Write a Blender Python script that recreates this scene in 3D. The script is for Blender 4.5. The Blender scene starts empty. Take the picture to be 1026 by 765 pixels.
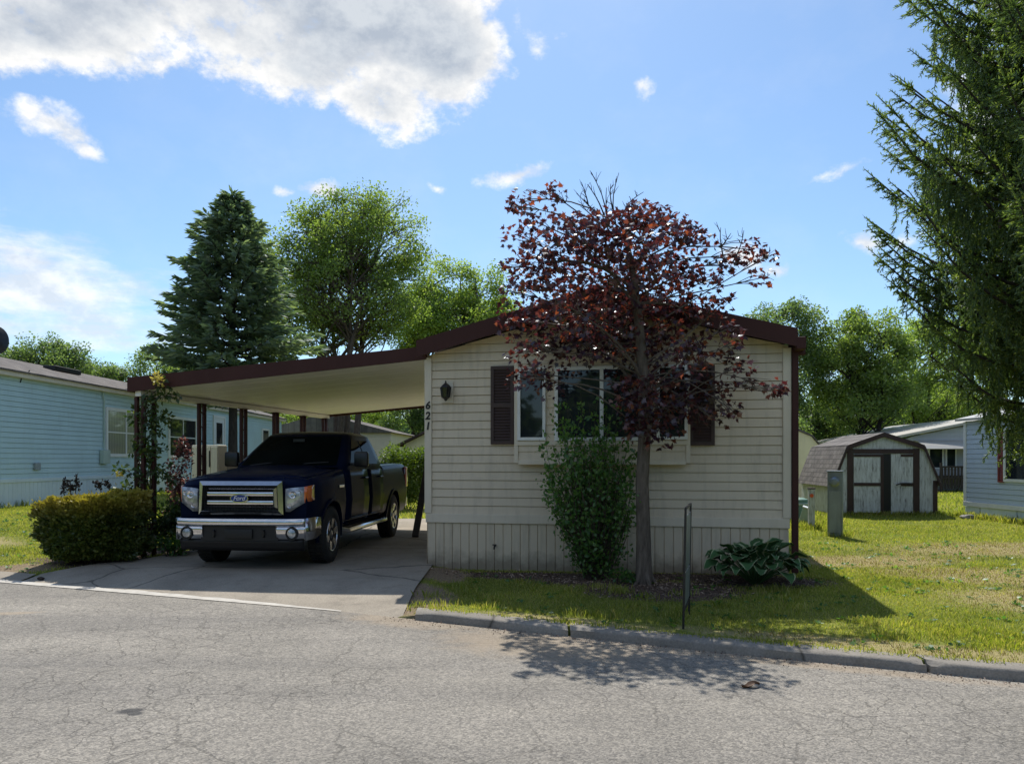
import bpy, bmesh, math, random
import numpy as np
from mathutils import Vector, Matrix, noise as mnoise
R = math.radians
random.seed(7)
rng = np.random.default_rng(11)
scene = bpy.context.scene
col = scene.collection
F, CX, CY, CH = 769.0, 513.0, 460.0, 1.5
def PX(px, d): return (px - CX) / F * d            # metres to the right of the standpoint
def PZ(py, d): return CH + (CY - py) / F * d        # metres above the driveway

# ------------------------------------------------------------------ materials
def new_mat(name):
    m = bpy.data.materials.new(name); m.use_nodes = True
    nt = m.node_tree
    return m, nt, nt.nodes['Principled BSDF']
def N(nt, t, **kw):
    n = nt.nodes.new(t)
    for k, v in kw.items(): setattr(n, k, v)
    return n
def ramp(nt, fac, stops, interp='LINEAR'):
    r = N(nt, 'ShaderNodeValToRGB'); r.color_ramp.interpolation = interp
    e = r.color_ramp.elements
    while len(e) < len(stops): e.new(0.5)
    for i, (p, c) in enumerate(stops):
        e[i].position = p; e[i].color = (c[0], c[1], c[2], 1) if len(c) == 3 else c
    nt.links.new(fac, r.inputs[0]); return r.outputs[0]
def noise(nt, vec, scale, detail=4, rough=.55, out='Fac', dist=0):
    n = N(nt, 'ShaderNodeTexNoise'); n.inputs['Scale'].default_value = scale
    n.inputs['Detail'].default_value = detail; n.inputs['Roughness'].default_value = rough
    n.inputs['Distortion'].default_value = dist
    if vec is not None: nt.links.new(vec, n.inputs['Vector'])
    return n.outputs[out]
def mixc(nt, fac, a, b, mode='MIX'):
    m = N(nt, 'ShaderNodeMix', data_type='RGBA', blend_type=mode)
    for s, v in ((0, fac), (6, a), (7, b)):
        if isinstance(v, (int, float)): m.inputs[s].default_value = v
        elif isinstance(v, (tuple, list)): m.inputs[s].default_value = (v[0], v[1], v[2], 1)
        else: nt.links.new(v, m.inputs[s])
    return m.outputs[2]
def mth(nt, op, a, b=None, c=None, clamp=False):
    m = N(nt, 'ShaderNodeMath', operation=op, use_clamp=clamp)
    for i, v in enumerate((a, b, c)):
        if v is None: continue
        if isinstance(v, (int, float)): m.inputs[i].default_value = v
        else: nt.links.new(v, m.inputs[i])
    return m.outputs[0]
def coords(nt, kind='Object'):
    return N(nt, 'ShaderNodeTexCoord').outputs[kind]
def worldpos(nt):
    return N(nt, 'ShaderNodeNewGeometry').outputs['Position']
def bump(nt, h, bsdf, strength=.3, dist=.01):
    b = N(nt, 'ShaderNodeBump'); b.inputs['Strength'].default_value = strength; b.inputs['Distance'].default_value = dist
    nt.links.new(h, b.inputs['Height']); nt.links.new(b.outputs[0], bsdf.inputs['Normal'])
def setb(b, **kw):
    names = dict(rough='Roughness', metal='Metallic', spec='Specular IOR Level', coat='Coat Weight', coatr='Coat Roughness', trans='Transmission Weight', ior='IOR')
    for k, v in kw.items(): b.inputs[names[k]].default_value = v
def grimy(name, c, rough=.6, var=.18, scale=3.0, metal=0, bumpv=0, bscale=60, streak=True, spec=.5, dirt=(.10, .085, .065), dirtamt=.25):
    """painted / plain surface with uneven tone, faint grime and vertical streaks"""
    m, nt, b = new_mat(name)
    v = coords(nt)
    n1 = noise(nt, v, scale, 5)
    lo = tuple(x * (1 - var) for x in c); hi = tuple(min(1, x * (1 + var * .6)) for x in c)
    cc = ramp(nt, n1, [(.3, lo), (.7, hi)])
    if dirtamt > 0:
        mp = N(nt, 'ShaderNodeMapping'); mp.inputs['Scale'].default_value = (9, 9, 1.2 if streak else 9)
        nt.links.new(v, mp.inputs[0])
        n2 = noise(nt, mp.outputs[0], 1.0, 6, .65)
        f = ramp(nt, n2, [(.5, (0, 0, 0)), (.78, (dirtamt,) * 3)])
        cc = mixc(nt, f, cc, dirt)
    nt.links.new(cc, b.inputs['Base Color'])
    setb(b, rough=rough, metal=metal, spec=spec)
    if bumpv: bump(nt, noise(nt, v, bscale, 3), b, bumpv, .004)
    return m
def flat(name, c, rough=.5, metal=0, coat=0, spec=.5):
    m, nt, b = new_mat(name)
    v = coords(nt); n1 = noise(nt, v, 14, 3)
    cc = ramp(nt, n1, [(.3, tuple(x * .9 for x in c)), (.7, tuple(min(1, x * 1.06) for x in c))])
    nt.links.new(cc, b.inputs['Base Color'])
    setb(b, rough=rough, metal=metal, coat=coat, spec=spec); b.inputs['Coat Roughness'].default_value = .06
    return m
def leaf_mat(name, stops, transl=.45, tcol=None, gloss=.035, rough=.45, zmix=None):
    """leaf: diffuse + translucent + a little gloss; every leaf its own tone"""
    m = bpy.data.materials.new(name); m.use_nodes = True; nt = m.node_tree; nt.nodes.clear()
    out = N(nt, 'ShaderNodeOutputMaterial')
    g = N(nt, 'ShaderNodeNewGeometry')
    cc = ramp(nt, g.outputs['Random Per Island'], stops)
    big = noise(nt, g.outputs['Position'], .9, 3)
    cc = mixc(nt, 1.0, cc, ramp(nt, big, [(.3, (.72, .76, .72)), (.7, (1.2, 1.15, 1.1))]), 'MULTIPLY')
    if zmix:                                            # (z0, z1, colour): new growth of another colour towards the tips
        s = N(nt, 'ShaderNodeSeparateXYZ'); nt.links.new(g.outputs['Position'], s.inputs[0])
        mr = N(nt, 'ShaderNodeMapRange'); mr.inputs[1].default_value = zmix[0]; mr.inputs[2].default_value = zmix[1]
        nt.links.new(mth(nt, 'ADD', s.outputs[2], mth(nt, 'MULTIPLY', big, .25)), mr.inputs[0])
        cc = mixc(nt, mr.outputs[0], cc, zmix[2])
    d = N(nt, 'ShaderNodeBsdfDiffuse'); nt.links.new(cc, d.inputs[0])
    t = N(nt, 'ShaderNodeBsdfTranslucent')
    tc = mixc(nt, 1.0, cc, tcol or (1.5, 1.6, .7), 'MULTIPLY'); nt.links.new(tc, t.inputs[0])
    mx = N(nt, 'ShaderNodeMixShader'); mx.inputs[0].default_value = transl
    nt.links.new(d.outputs[0], mx.inputs[1]); nt.links.new(t.outputs[0], mx.inputs[2])
    gl = N(nt, 'ShaderNodeBsdfGlossy'); gl.inputs['Roughness'].default_value = rough; gl.inputs[0].default_value = (.9, .95, 1, 1)
    mx2 = N(nt, 'ShaderNodeMixShader'); mx2.inputs[0].default_value = gloss
    nt.links.new(mx.outputs[0], mx2.inputs[1]); nt.links.new(gl.outputs[0], mx2.inputs[2])
    nt.links.new(mx2.outputs[0], out.inputs[0])
    return m
def bark_mat(name, c, scale=14):
    m, nt, b = new_mat(name)
    v = coords(nt); mp = N(nt, 'ShaderNodeMapping'); mp.inputs['Scale'].default_value = (1, 1, .22); nt.links.new(v, mp.inputs[0])
    n1 = noise(nt, mp.outputs[0], scale * 1.6, 6, .65)
    nt.links.new(ramp(nt, n1, [(.3, tuple(x * .45 for x in c)), (.65, c), (.85, tuple(min(1, x * 1.5) for x in c))]), b.inputs['Base Color'])
    setb(b, rough=.9, spec=.2); bump(nt, n1, b, .8, .03)
    return m
M = {}
M['beige'] = grimy('beige_vinyl', (.64, .545, .41), .5, .07, 1.4, dirtamt=.32)
M['cream_trim'] = grimy('cream_trim', (.66, .585, .465), .5, .06, 2.0, dirtamt=.15)
M['skirt'] = grimy('skirting_vinyl', (.62, .53, .395), .55, .07, 1.5, dirtamt=.35)
def splash(m):                                          # soil splashed up from the bed onto the foot of the skirting
    nt = m.node_tree; b = nt.nodes['Principled BSDF']; old = b.inputs['Base Color'].links[0].from_socket
    v = coords(nt); s = N(nt, 'ShaderNodeSeparateXYZ'); nt.links.new(v, s.inputs[0])
    h = mth(nt, 'ADD', s.outputs[2], mth(nt, 'MULTIPLY', mth(nt, 'SUBTRACT', noise(nt, v, 6, 6, .65), .5), .42))
    f = ramp(nt, h, [(.02, (.75,) * 3), (.24, (0, 0, 0))])
    nt.links.new(mixc(nt, f, old, (.17, .13, .09)), b.inputs['Base Color'])
splash(M['skirt'])
M['brown_metal'] = grimy('brown_painted_metal', (.058, .022, .019), .6, .12, 2.0, dirtamt=.12, dirt=(.10, .05, .045), spec=.2)
M['shutter'] = grimy('brown_shutter_plastic', (.050, .026, .022), .55, .15, 6, dirtamt=.1, dirt=(.1, .07, .06))
M['carport_white'] = grimy('white_carport_metal', (.86, .85, .82), .45, .05, .7, dirtamt=.3, streak=False, dirt=(.55, .50, .42))
M['white_vinyl'] = grimy('white_vinyl', (.74, .75, .73), .45, .05, 3, dirtamt=.12)
M['blue_siding'] = grimy('pale_blue_siding', (.46, .62, .655), .5, .07, 1.2, dirtamt=.15, dirt=(.14, .17, .15))
M['blue_skirt'] = grimy('pale_blue_skirting', (.62, .72, .76), .5, .07, 1.4, dirtamt=.2, dirt=(.2, .2, .17))
M['ltblue_siding'] = grimy('white_blue_siding', (.50, .58, .67), .5, .05, 1.2, dirtamt=.14, dirt=(.2, .22, .22))
M['grey_siding'] = grimy('grey_siding', (.42, .43, .45), .5, .06, 1.2, dirtamt=.14)
M['dark_metal'] = flat('dark_iron', (.018, .016, .017), .45)
M['black'] = flat('black_plastic', (.007, .007, .008), .55)
M['black_satin'] = flat('black_satin', (.008, .008, .009), .35)
M['galv'] = grimy('galvanised_steel', (.27, .31, .34), .42, .22, 5, metal=.6, dirtamt=.3, dirt=(.12, .12, .11))
M['grey_paint'] = grimy('grey_painted_steel', (.30, .34, .37), .5, .15, 4, metal=.2, dirtamt=.3)
M['green_box'] = grimy('green_utility_paint', (.13, .24, .17), .5, .12, 4, dirtamt=.25)
M['pale_green'] = grimy('pale_green_paint', (.40, .50, .44), .5, .12, 4, dirtamt=.25)
M['redshutter'] = grimy('red_shutter', (.22, .04, .035), .55, .15, 5, dirtamt=.1)
M['cream_board'] = grimy('cream_board', (.78, .72, .54), .6, .08, 3, dirtamt=.25)
M['orange'] = flat('orange_marker', (.75, .12, .03), .4)
M['stone'] = grimy('weathered_stone', (.30, .28, .25), .9, .3, 9, bumpv=.6, dirtamt=.2, streak=False)
def window_glass(name, c=(.012, .016, .020)):
    m, nt, b = new_mat(name)
    v = coords(nt); n1 = noise(nt, v, 1.7, 2)
    nt.links.new(ramp(nt, n1, [(.35, c), (.7, tuple(x * 1.8 for x in c))]), b.inputs['Base Color'])
    setb(b, rough=.03, spec=.5)
    bump(nt, noise(nt, v, 2.2, 1), b, .05, .02)
    return m
M['glass'] = window_glass('window_glass')
M['autoglass'] = window_glass('car_glass', (.003, .0045, .0045))
M['autoglass'].node_tree.nodes['Principled BSDF'].inputs['IOR'].default_value = 1.06
def curtain_mat():
    m, nt, b = new_mat('curtain_behind_glass')
    v = coords(nt); w = N(nt, 'ShaderNodeTexWave'); w.inputs['Scale'].default_value = 3.5; w.inputs['Distortion'].default_value = 1.5
    nt.links.new(v, w.inputs[0])
    nt.links.new(ramp(nt, w.outputs[1], [(.0, (.20, .20, .15)), (1, (.34, .34, .27))]), b.inputs['Base Color'])
    setb(b, rough=.12, coat=.6); b.inputs['Coat Roughness'].default_value = .03
    return m
M['curtain'] = curtain_mat()
def shingle_mat(name, c, steep=False):
    m, nt, b = new_mat(name)
    v = coords(nt)
    if steep:                                           # courses counted up the slope, tabs along the ridge
        s = N(nt, 'ShaderNodeSeparateXYZ'); nt.links.new(v, s.inputs[0]); cb_ = N(nt, 'ShaderNodeCombineXYZ')
        nt.links.new(s.outputs[1], cb_.inputs[0]); nt.links.new(mth(nt, 'MULTIPLY', s.outputs[2], 1.08), cb_.inputs[1]); v = cb_.outputs[0]
    br = N(nt, 'ShaderNodeTexBrick'); nt.links.new(v, br.inputs['Vector'])
    br.inputs['Scale'].default_value = 1.0; br.inputs['Brick Width'].default_value = .30; br.inputs['Row Height'].default_value = .14
    br.inputs['Mortar Size'].default_value = .008; br.inputs['Bias'].default_value = 0
    br.inputs['Color1'].default_value = (*[x * 1.25 for x in c], 1); br.inputs['Color2'].default_value = (*[x * .8 for x in c], 1); br.inputs['Mortar'].default_value = (*[x * .35 for x in c], 1)
    n1 = noise(nt, v, 3, 5)
    cc = mixc(nt, 1, br.outputs[0], ramp(nt, n1, [(.3, (.7, .7, .7)), (.7, (1.2, 1.2, 1.15))]), 'MULTIPLY')
    nt.links.new(cc, b.inputs['Base Color']); setb(b, rough=.9, spec=.2)
    bump(nt, br.outputs[1], b, -.4, .01)
    return m
M['shingle'] = shingle_mat('brown_grey_shingles', (.135, .12, .113))
M['shingle_shed'] = shingle_mat('grey_shed_shingles', (.155, .14, .132), True)
M['shingle_dark'] = shingle_mat('dark_shingles', (.085, .06, .055))
M['metal_roof'] = grimy('pale_metal_roof', (.42, .40, .36), .4, .1, 1.5, metal=.2, dirtamt=.2)
def weathered_wood():
    m, nt, b = new_mat('peeling_white_wood')
    v = coords(nt); mp = N(nt, 'ShaderNodeMapping'); mp.inputs['Scale'].default_value = (14, 14, 2.2); nt.links.new(v, mp.inputs[0])
    n1 = noise(nt, mp.outputs[0], 1.6, 7, .7)
    nt.links.new(ramp(nt, n1, [(.34, (.17, .165, .16)), (.46, (.48, .50, .50)), (.72, (.70, .74, .76))]), b.inputs['Base Color'])
    setb(b, rough=.8); bump(nt, n1, b, .3, .01)
    return m
M['peeling'] = weathered_wood()
M['cream_metal'] = grimy('cream_shed_siding', (.74, .66, .42), .5, .06, 2, dirtamt=.15)

# ground stuff -----------------------------------------------------
def blob_mask(nt, vec, blobs, nz=None, soft=(.15, .5)):
    """union of soft ellipses (x, y, rx, ry, rot) in plan, ragged by noise -> 0..1"""
    acc = None
    for (x, y, rx, ry, rot) in blobs:
        mp = N(nt, 'ShaderNodeMapping', vector_type='TEXTURE')
        mp.inputs['Location'].default_value = (x, y, 0); mp.inputs['Scale'].default_value = (rx, ry, 50); mp.inputs['Rotation'].default_value = (0, 0, rot)
        nt.links.new(vec, mp.inputs[0])
        g = N(nt, 'ShaderNodeTexGradient', gradient_type='SPHERICAL'); nt.links.new(mp.outputs[0], g.inputs[0])
        acc = g.outputs[1] if acc is None else mth(nt, 'MAXIMUM', acc, g.outputs[1])
    if nz is not None: acc = mth(nt, 'ADD', acc, mth(nt, 'MULTIPLY', mth(nt, 'SUBTRACT', nz, .5), .7))
    mr = N(nt, 'ShaderNodeMapRange', interpolation_type='SMOOTHSTEP'); mr.inputs[1].default_value = soft[0]; mr.inputs[2].default_value = soft[1]
    nt.links.new(acc, mr.inputs[0]); return mr.outputs[0]
MULCH = [(1.75, 8.95, 1.25, .85, -.2), (.6, 10.05, 2.2, .42, -.2), (3.0, 9.5, 1.3, .6, -.2), (2.35, 9.85, 2.0, .35, -.2), (-5.9, 11.3, 1.6, .8, -.2), (-5.4, 14.2, .55, 4.2, -.2), (.95, 9.75, .9, .5, 0)]
DIRT = [(-.95, 8.5, .45, 1.1, .1), (-.9, 10.2, .45, .9, .1), (-6.9, 10.85, .7, .35, -.2)]
DRY = [(6.1, 8.0, 2.0, 1.6, -.4), (6.6, 10.0, 2.6, 1.3, -.3), (5.2, 11.6, 2.4, 1.0, .2), (9, 13, 4, 1.4, .1), (-9.2, 12.6, 1.6, .8, 0), (3.2, 6.2, 3.0, .35, -.43), (.5, 7.3, 1.5, .25, -.43)]
def ground_mat():
    m, nt, b = new_mat('lawn_soil')
    v = worldpos(nt)
    n0 = noise(nt, v, .55, 4); n1 = noise(nt, v, 5, 5); n2 = noise(nt, v, 45, 4)
    g = ramp(nt, n0, [(.3, (.15, .185, .035)), (.55, (.21, .23, .05)), (.75, (.29, .27, .085))])
    g = mixc(nt, 1, g, ramp(nt, n2, [(.25, (.45, .5, .45)), (.75, (1.4, 1.35, 1.3))]), 'MULTIPLY')
    dry = blob_mask(nt, v, DRY, n1, (.1, .6))
    g = mixc(nt, mth(nt, 'MULTIPLY', dry, .8), g, (.38, .31, .16))
    mul = blob_mask(nt, v, MULCH, n1, (.12, .3))
    mc = ramp(nt, n2, [(.3, (.045, .032, .026)), (.55, (.14, .10, .078)), (.75, (.28, .21, .17))])
    g = mixc(nt, mul, g, mc)
    dm = blob_mask(nt, v, DIRT, n1, (.12, .4))
    g = mixc(nt, dm, g, ramp(nt, n2, [(.3, (.16, .12, .08)), (.7, (.36, .275, .18))]))
    nt.links.new(g, b.inputs['Base Color']); setb(b, rough=.95, spec=.1)
    bump(nt, n2, b, .9, .03)
    return m
M['ground'] = ground_mat()
def asphalt_mat():
    m, nt, b = new_mat('worn_asphalt')
    v = worldpos(nt)
    agg = N(nt, 'ShaderNodeTexVoronoi'); agg.inputs['Scale'].default_value = 92; nt.links.new(v, agg.inputs[0])
    n1 = noise(nt, v, .8, 5); n2 = noise(nt, v, 28, 5, .7); n3 = noise(nt, v, 110, 2)
    base = ramp(nt, n1, [(.3, (.204, .193, .172)), (.7, (.27, .254, .226))])
    hv = N(nt, 'ShaderNodeSeparateColor'); nt.links.new(agg.outputs['Color'], hv.inputs[0])
    base = mixc(nt, 1, base, ramp(nt, hv.outputs[0], [(0, (.64, .64, .65)), (.5, (.98, .97, .95)), (1, (1.38, 1.35, 1.31))]), 'MULTIPLY')
    base = mixc(nt, 1, base, ramp(nt, n2, [(.3, (.72, .72, .72)), (.7, (1.22, 1.21, 1.2))]), 'MULTIPLY')
    mpl = N(nt, 'ShaderNodeMapping'); mpl.inputs['Rotation'].default_value = (0, 0, R(23)); mpl.inputs['Scale'].default_value = (.10, 1.1, 1); nt.links.new(v, mpl.inputs[0])
    base = mixc(nt, 1, base, ramp(nt, noise(nt, mpl.outputs[0], 1.3, 5), [(.32, (.84, .84, .85)), (.7, (1.12, 1.11, 1.09))]), 'MULTIPLY')
    # crack network
    wv = N(nt, 'ShaderNodeMix', data_type='VECTOR'); wv.inputs[0].default_value = .22
    nt.links.new(v, wv.inputs[4]); nn = noise(nt, v, 2.5, 5, .6, 'Color'); nt.links.new(nn, wv.inputs[5])
    cr = N(nt, 'ShaderNodeTexVoronoi', feature='DISTANCE_TO_EDGE'); cr.inputs['Scale'].default_value = 1.5; nt.links.new(wv.outputs[1], cr.inputs[0])
    cr2 = N(nt, 'ShaderNodeTexVoronoi', feature='DISTANCE_TO_EDGE'); cr2.inputs['Scale'].default_value = 5.2; nt.links.new(wv.outputs[1], cr2.inputs[0])
    l1 = ramp(nt, cr.outputs[0], [(.003, (1, 1, 1)), (.012, (0, 0, 0))])
    l2 = ramp(nt, cr2.outputs[0], [(.004, (1, 1, 1)), (.022, (0, 0, 0))])
    l2 = mth(nt, 'MULTIPLY', l2, ramp(nt, noise(nt, v, .5, 3), [(.42, (0, 0, 0)), (.56, (1, 1, 1))]))
    l1 = mth(nt, 'MULTIPLY', l1, ramp(nt, noise(nt, v, .9, 4), [(.36, (.2,) * 3), (.56, (1,) * 3)]))
    crk = mth(nt, 'MULTIPLY', mth(nt, 'MAXIMUM', mth(nt, 'MULTIPLY', l1, .62), mth(nt, 'MULTIPLY', l2, .8)), ramp(nt, n2, [(.3, (.1,) * 3), (.62, (.85,) * 3)]))
    base = mixc(nt, crk, base, (.035, .032, .028))
    # oil spot, smoother patch, tan dust along the verge
    st = blob_mask(nt, v, [(-2.39, 4.80, .11, .07, .3), (-2.33, 4.75, .06, .05, .3)], n2, (.05, .5))
    base = mixc(nt, mth(nt, 'MULTIPLY', st, .8), base, (.035, .036, .04))
    du = blob_mask(nt, v, [(-.9, 7.6, 1.3, .5, -.43), (1.5, 6.35, 4, .18, -.43), (.3, 6.6, 1.5, .8, -.4), (-5.2, 7.9, .5, .12, .2)], noise(nt, v, 7, 5), (.1, .7))
    base = mixc(nt, mth(nt, 'MULTIPLY', du, .5), base, (.36, .28, .19))
    nt.links.new(base, b.inputs['Base Color']); setb(b, rough=.85, spec=.25)
    h = mth(nt, 'SUBTRACT', mth(nt, 'ADD', n3, mth(nt, 'MULTIPLY', agg.outputs[0], -.8)), mth(nt, 'MULTIPLY', crk, 2))
    bump(nt, h, b, .55, .008)
    return m
M['asphalt'] = asphalt_mat()
def concrete_mat(name, c=(.36, .325, .275), stains=True):
    m, nt, b = new_mat(name)
    v = worldpos(nt)
    n1 = noise(nt, v, 1.1, 6, .6); n2 = noise(nt, v, 60, 4)
    cc = ramp(nt, n1, [(.28, tuple(x * .72 for x in c)), (.5, c), (.75, tuple(x * 1.2 for x in c))])
    cc = mixc(nt, 1, cc, ramp(nt, n2, [(.3, (.8, .8, .8)), (.7, (1.15, 1.15, 1.15))]), 'MULTIPLY')
    if stains:
        s = ramp(nt, noise(nt, v, 3.2, 5, .7), [(.55, (0, 0, 0)), (.8, (.6, .6, .6))])
        cc = mixc(nt, s, cc, (.13, .115, .095))
        wv = N(nt, 'ShaderNodeMix', data_type='VECTOR'); wv.inputs[0].default_value = .15
        nt.links.new(v, wv.inputs[4]); nt.links.new(noise(nt, v, 1.4, 4, .6, 'Color'), wv.inputs[5])
        cr = N(nt, 'ShaderNodeTexVoronoi', feature='DISTANCE_TO_EDGE'); cr.inputs['Scale'].default_value = .42; nt.links.new(wv.outputs[1], cr.inputs[0])
        cc = mixc(nt, ramp(nt, cr.outputs[0], [(.001, (.85,) * 3), (.006, (0, 0, 0))]), cc, (.06, .055, .045))
    nt.links.new(cc, b.inputs['Base Color']); setb(b, rough=.9, spec=.2)
    bump(nt, n2, b, .4, .006)
    return m
M['concrete'] = concrete_mat('driveway_concrete', (.32, .28, .225))
M['kerb'] = concrete_mat('kerb_concrete', (.27, .245, .21), True)
# foliage
M['maple_leaf'] = leaf_mat('purple_maple_leaf', [(0, (.030, .012, .024)), (.5, (.052, .018, .028)), (.82, (.105, .036, .032)), (1, (.20, .080, .038))], .48, (2.1, 1.2, .8), .06, .35)
M['shrub_leaf'] = leaf_mat('mid_green_leaf', [(0, (.050, .13, .040)), (.6, (.10, .21, .055)), (1, (.18, .29, .08))], .55)
M['lime_leaf'] = leaf_mat('lime_leaf', [(0, (.08, .13, .02)), (.6, (.13, .19, .03)), (1, (.20, .25, .05))], .45)
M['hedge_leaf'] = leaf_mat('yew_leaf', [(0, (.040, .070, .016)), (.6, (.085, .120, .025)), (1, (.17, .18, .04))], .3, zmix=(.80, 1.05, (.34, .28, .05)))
M['tree_leaf'] = leaf_mat('ash_leaf', [(0, (.12, .18, .05)), (.5, (.175, .245, .065)), (1, (.26, .32, .095))], .62, (1.55, 1.65, .8))
M['tree_leaf_b'] = leaf_mat('bright_ash_leaf', [(0, (.14, .21, .05)), (.5, (.21, .29, .065)), (1, (.30, .37, .10))], .62, (1.5, 1.6, .8))
M['tree_leaf_c'] = leaf_mat('woodland_leaf', [(0, (.085, .14, .055)), (.5, (.125, .185, .070)), (1, (.20, .26, .095))], .6, (1.5, 1.6, .9))
M['needle'] = leaf_mat('spruce_needle', [(0, (.10, .15, .115)), (.6, (.16, .22, .155)), (1, (.25, .31, .19))], .4)
M['needle_b'] = leaf_mat('norway_needle', [(0, (.075, .125, .05)), (.6, (.13, .19, .06)), (1, (.24, .29, .09))], .45)
M['vine_leaf'] = leaf_mat('vine_leaf', [(0, (.025, .05, .015)), (.7, (.05, .09, .025)), (1, (.12, .15, .04))], .4)
M['barberry'] = leaf_mat('barberry_leaf', [(0, (.035, .018, .024)), (.7, (.06, .03, .035)), (1, (.28, .18, .17))], .4, (1.8, 1.1, .9))
M['yellow_petal'] = leaf_mat('yellow_bloom', [(0, (.55, .45, .08)), (1, (.75, .66, .18))], .4, (1, 1, .8))
M['pale_petal'] = leaf_mat('pale_bloom', [(0, (.55, .52, .40)), (1, (.75, .72, .62))], .4, (1, 1, 1))
M['grass'] = leaf_mat('grass_blade', [(0, (.20, .255, .04)), (.4, (.29, .33, .06)), (.7, (.40, .395, .10)), (1, (.54, .46, .22))], .5, (1.4, 1.5, .6), .03)
M['drygrass'] = leaf_mat('dry_grass_blade', [(0, (.20, .18, .05)), (.6, (.33, .27, .11)), (1, (.44, .35, .19))], .4, (1.2, 1.1, .8), .02)
M['mulch'] = leaf_mat('mulch_chip', [(0, (.07, .045, .035)), (.6, (.22, .155, .12)), (1, (.45, .34, .27))], .0, (1, 1, 1), .02)
M['bark'] = bark_mat('grey_brown_bark', (.13, .10, .08))
M['bark_maple'] = bark_mat('maple_bark', (.17, .14, .115))
M['bark_dark'] = bark_mat('dark_bark', (.06, .05, .045))
M['twig'] = bark_mat('dead_twig', (.10, .075, .06))

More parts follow.
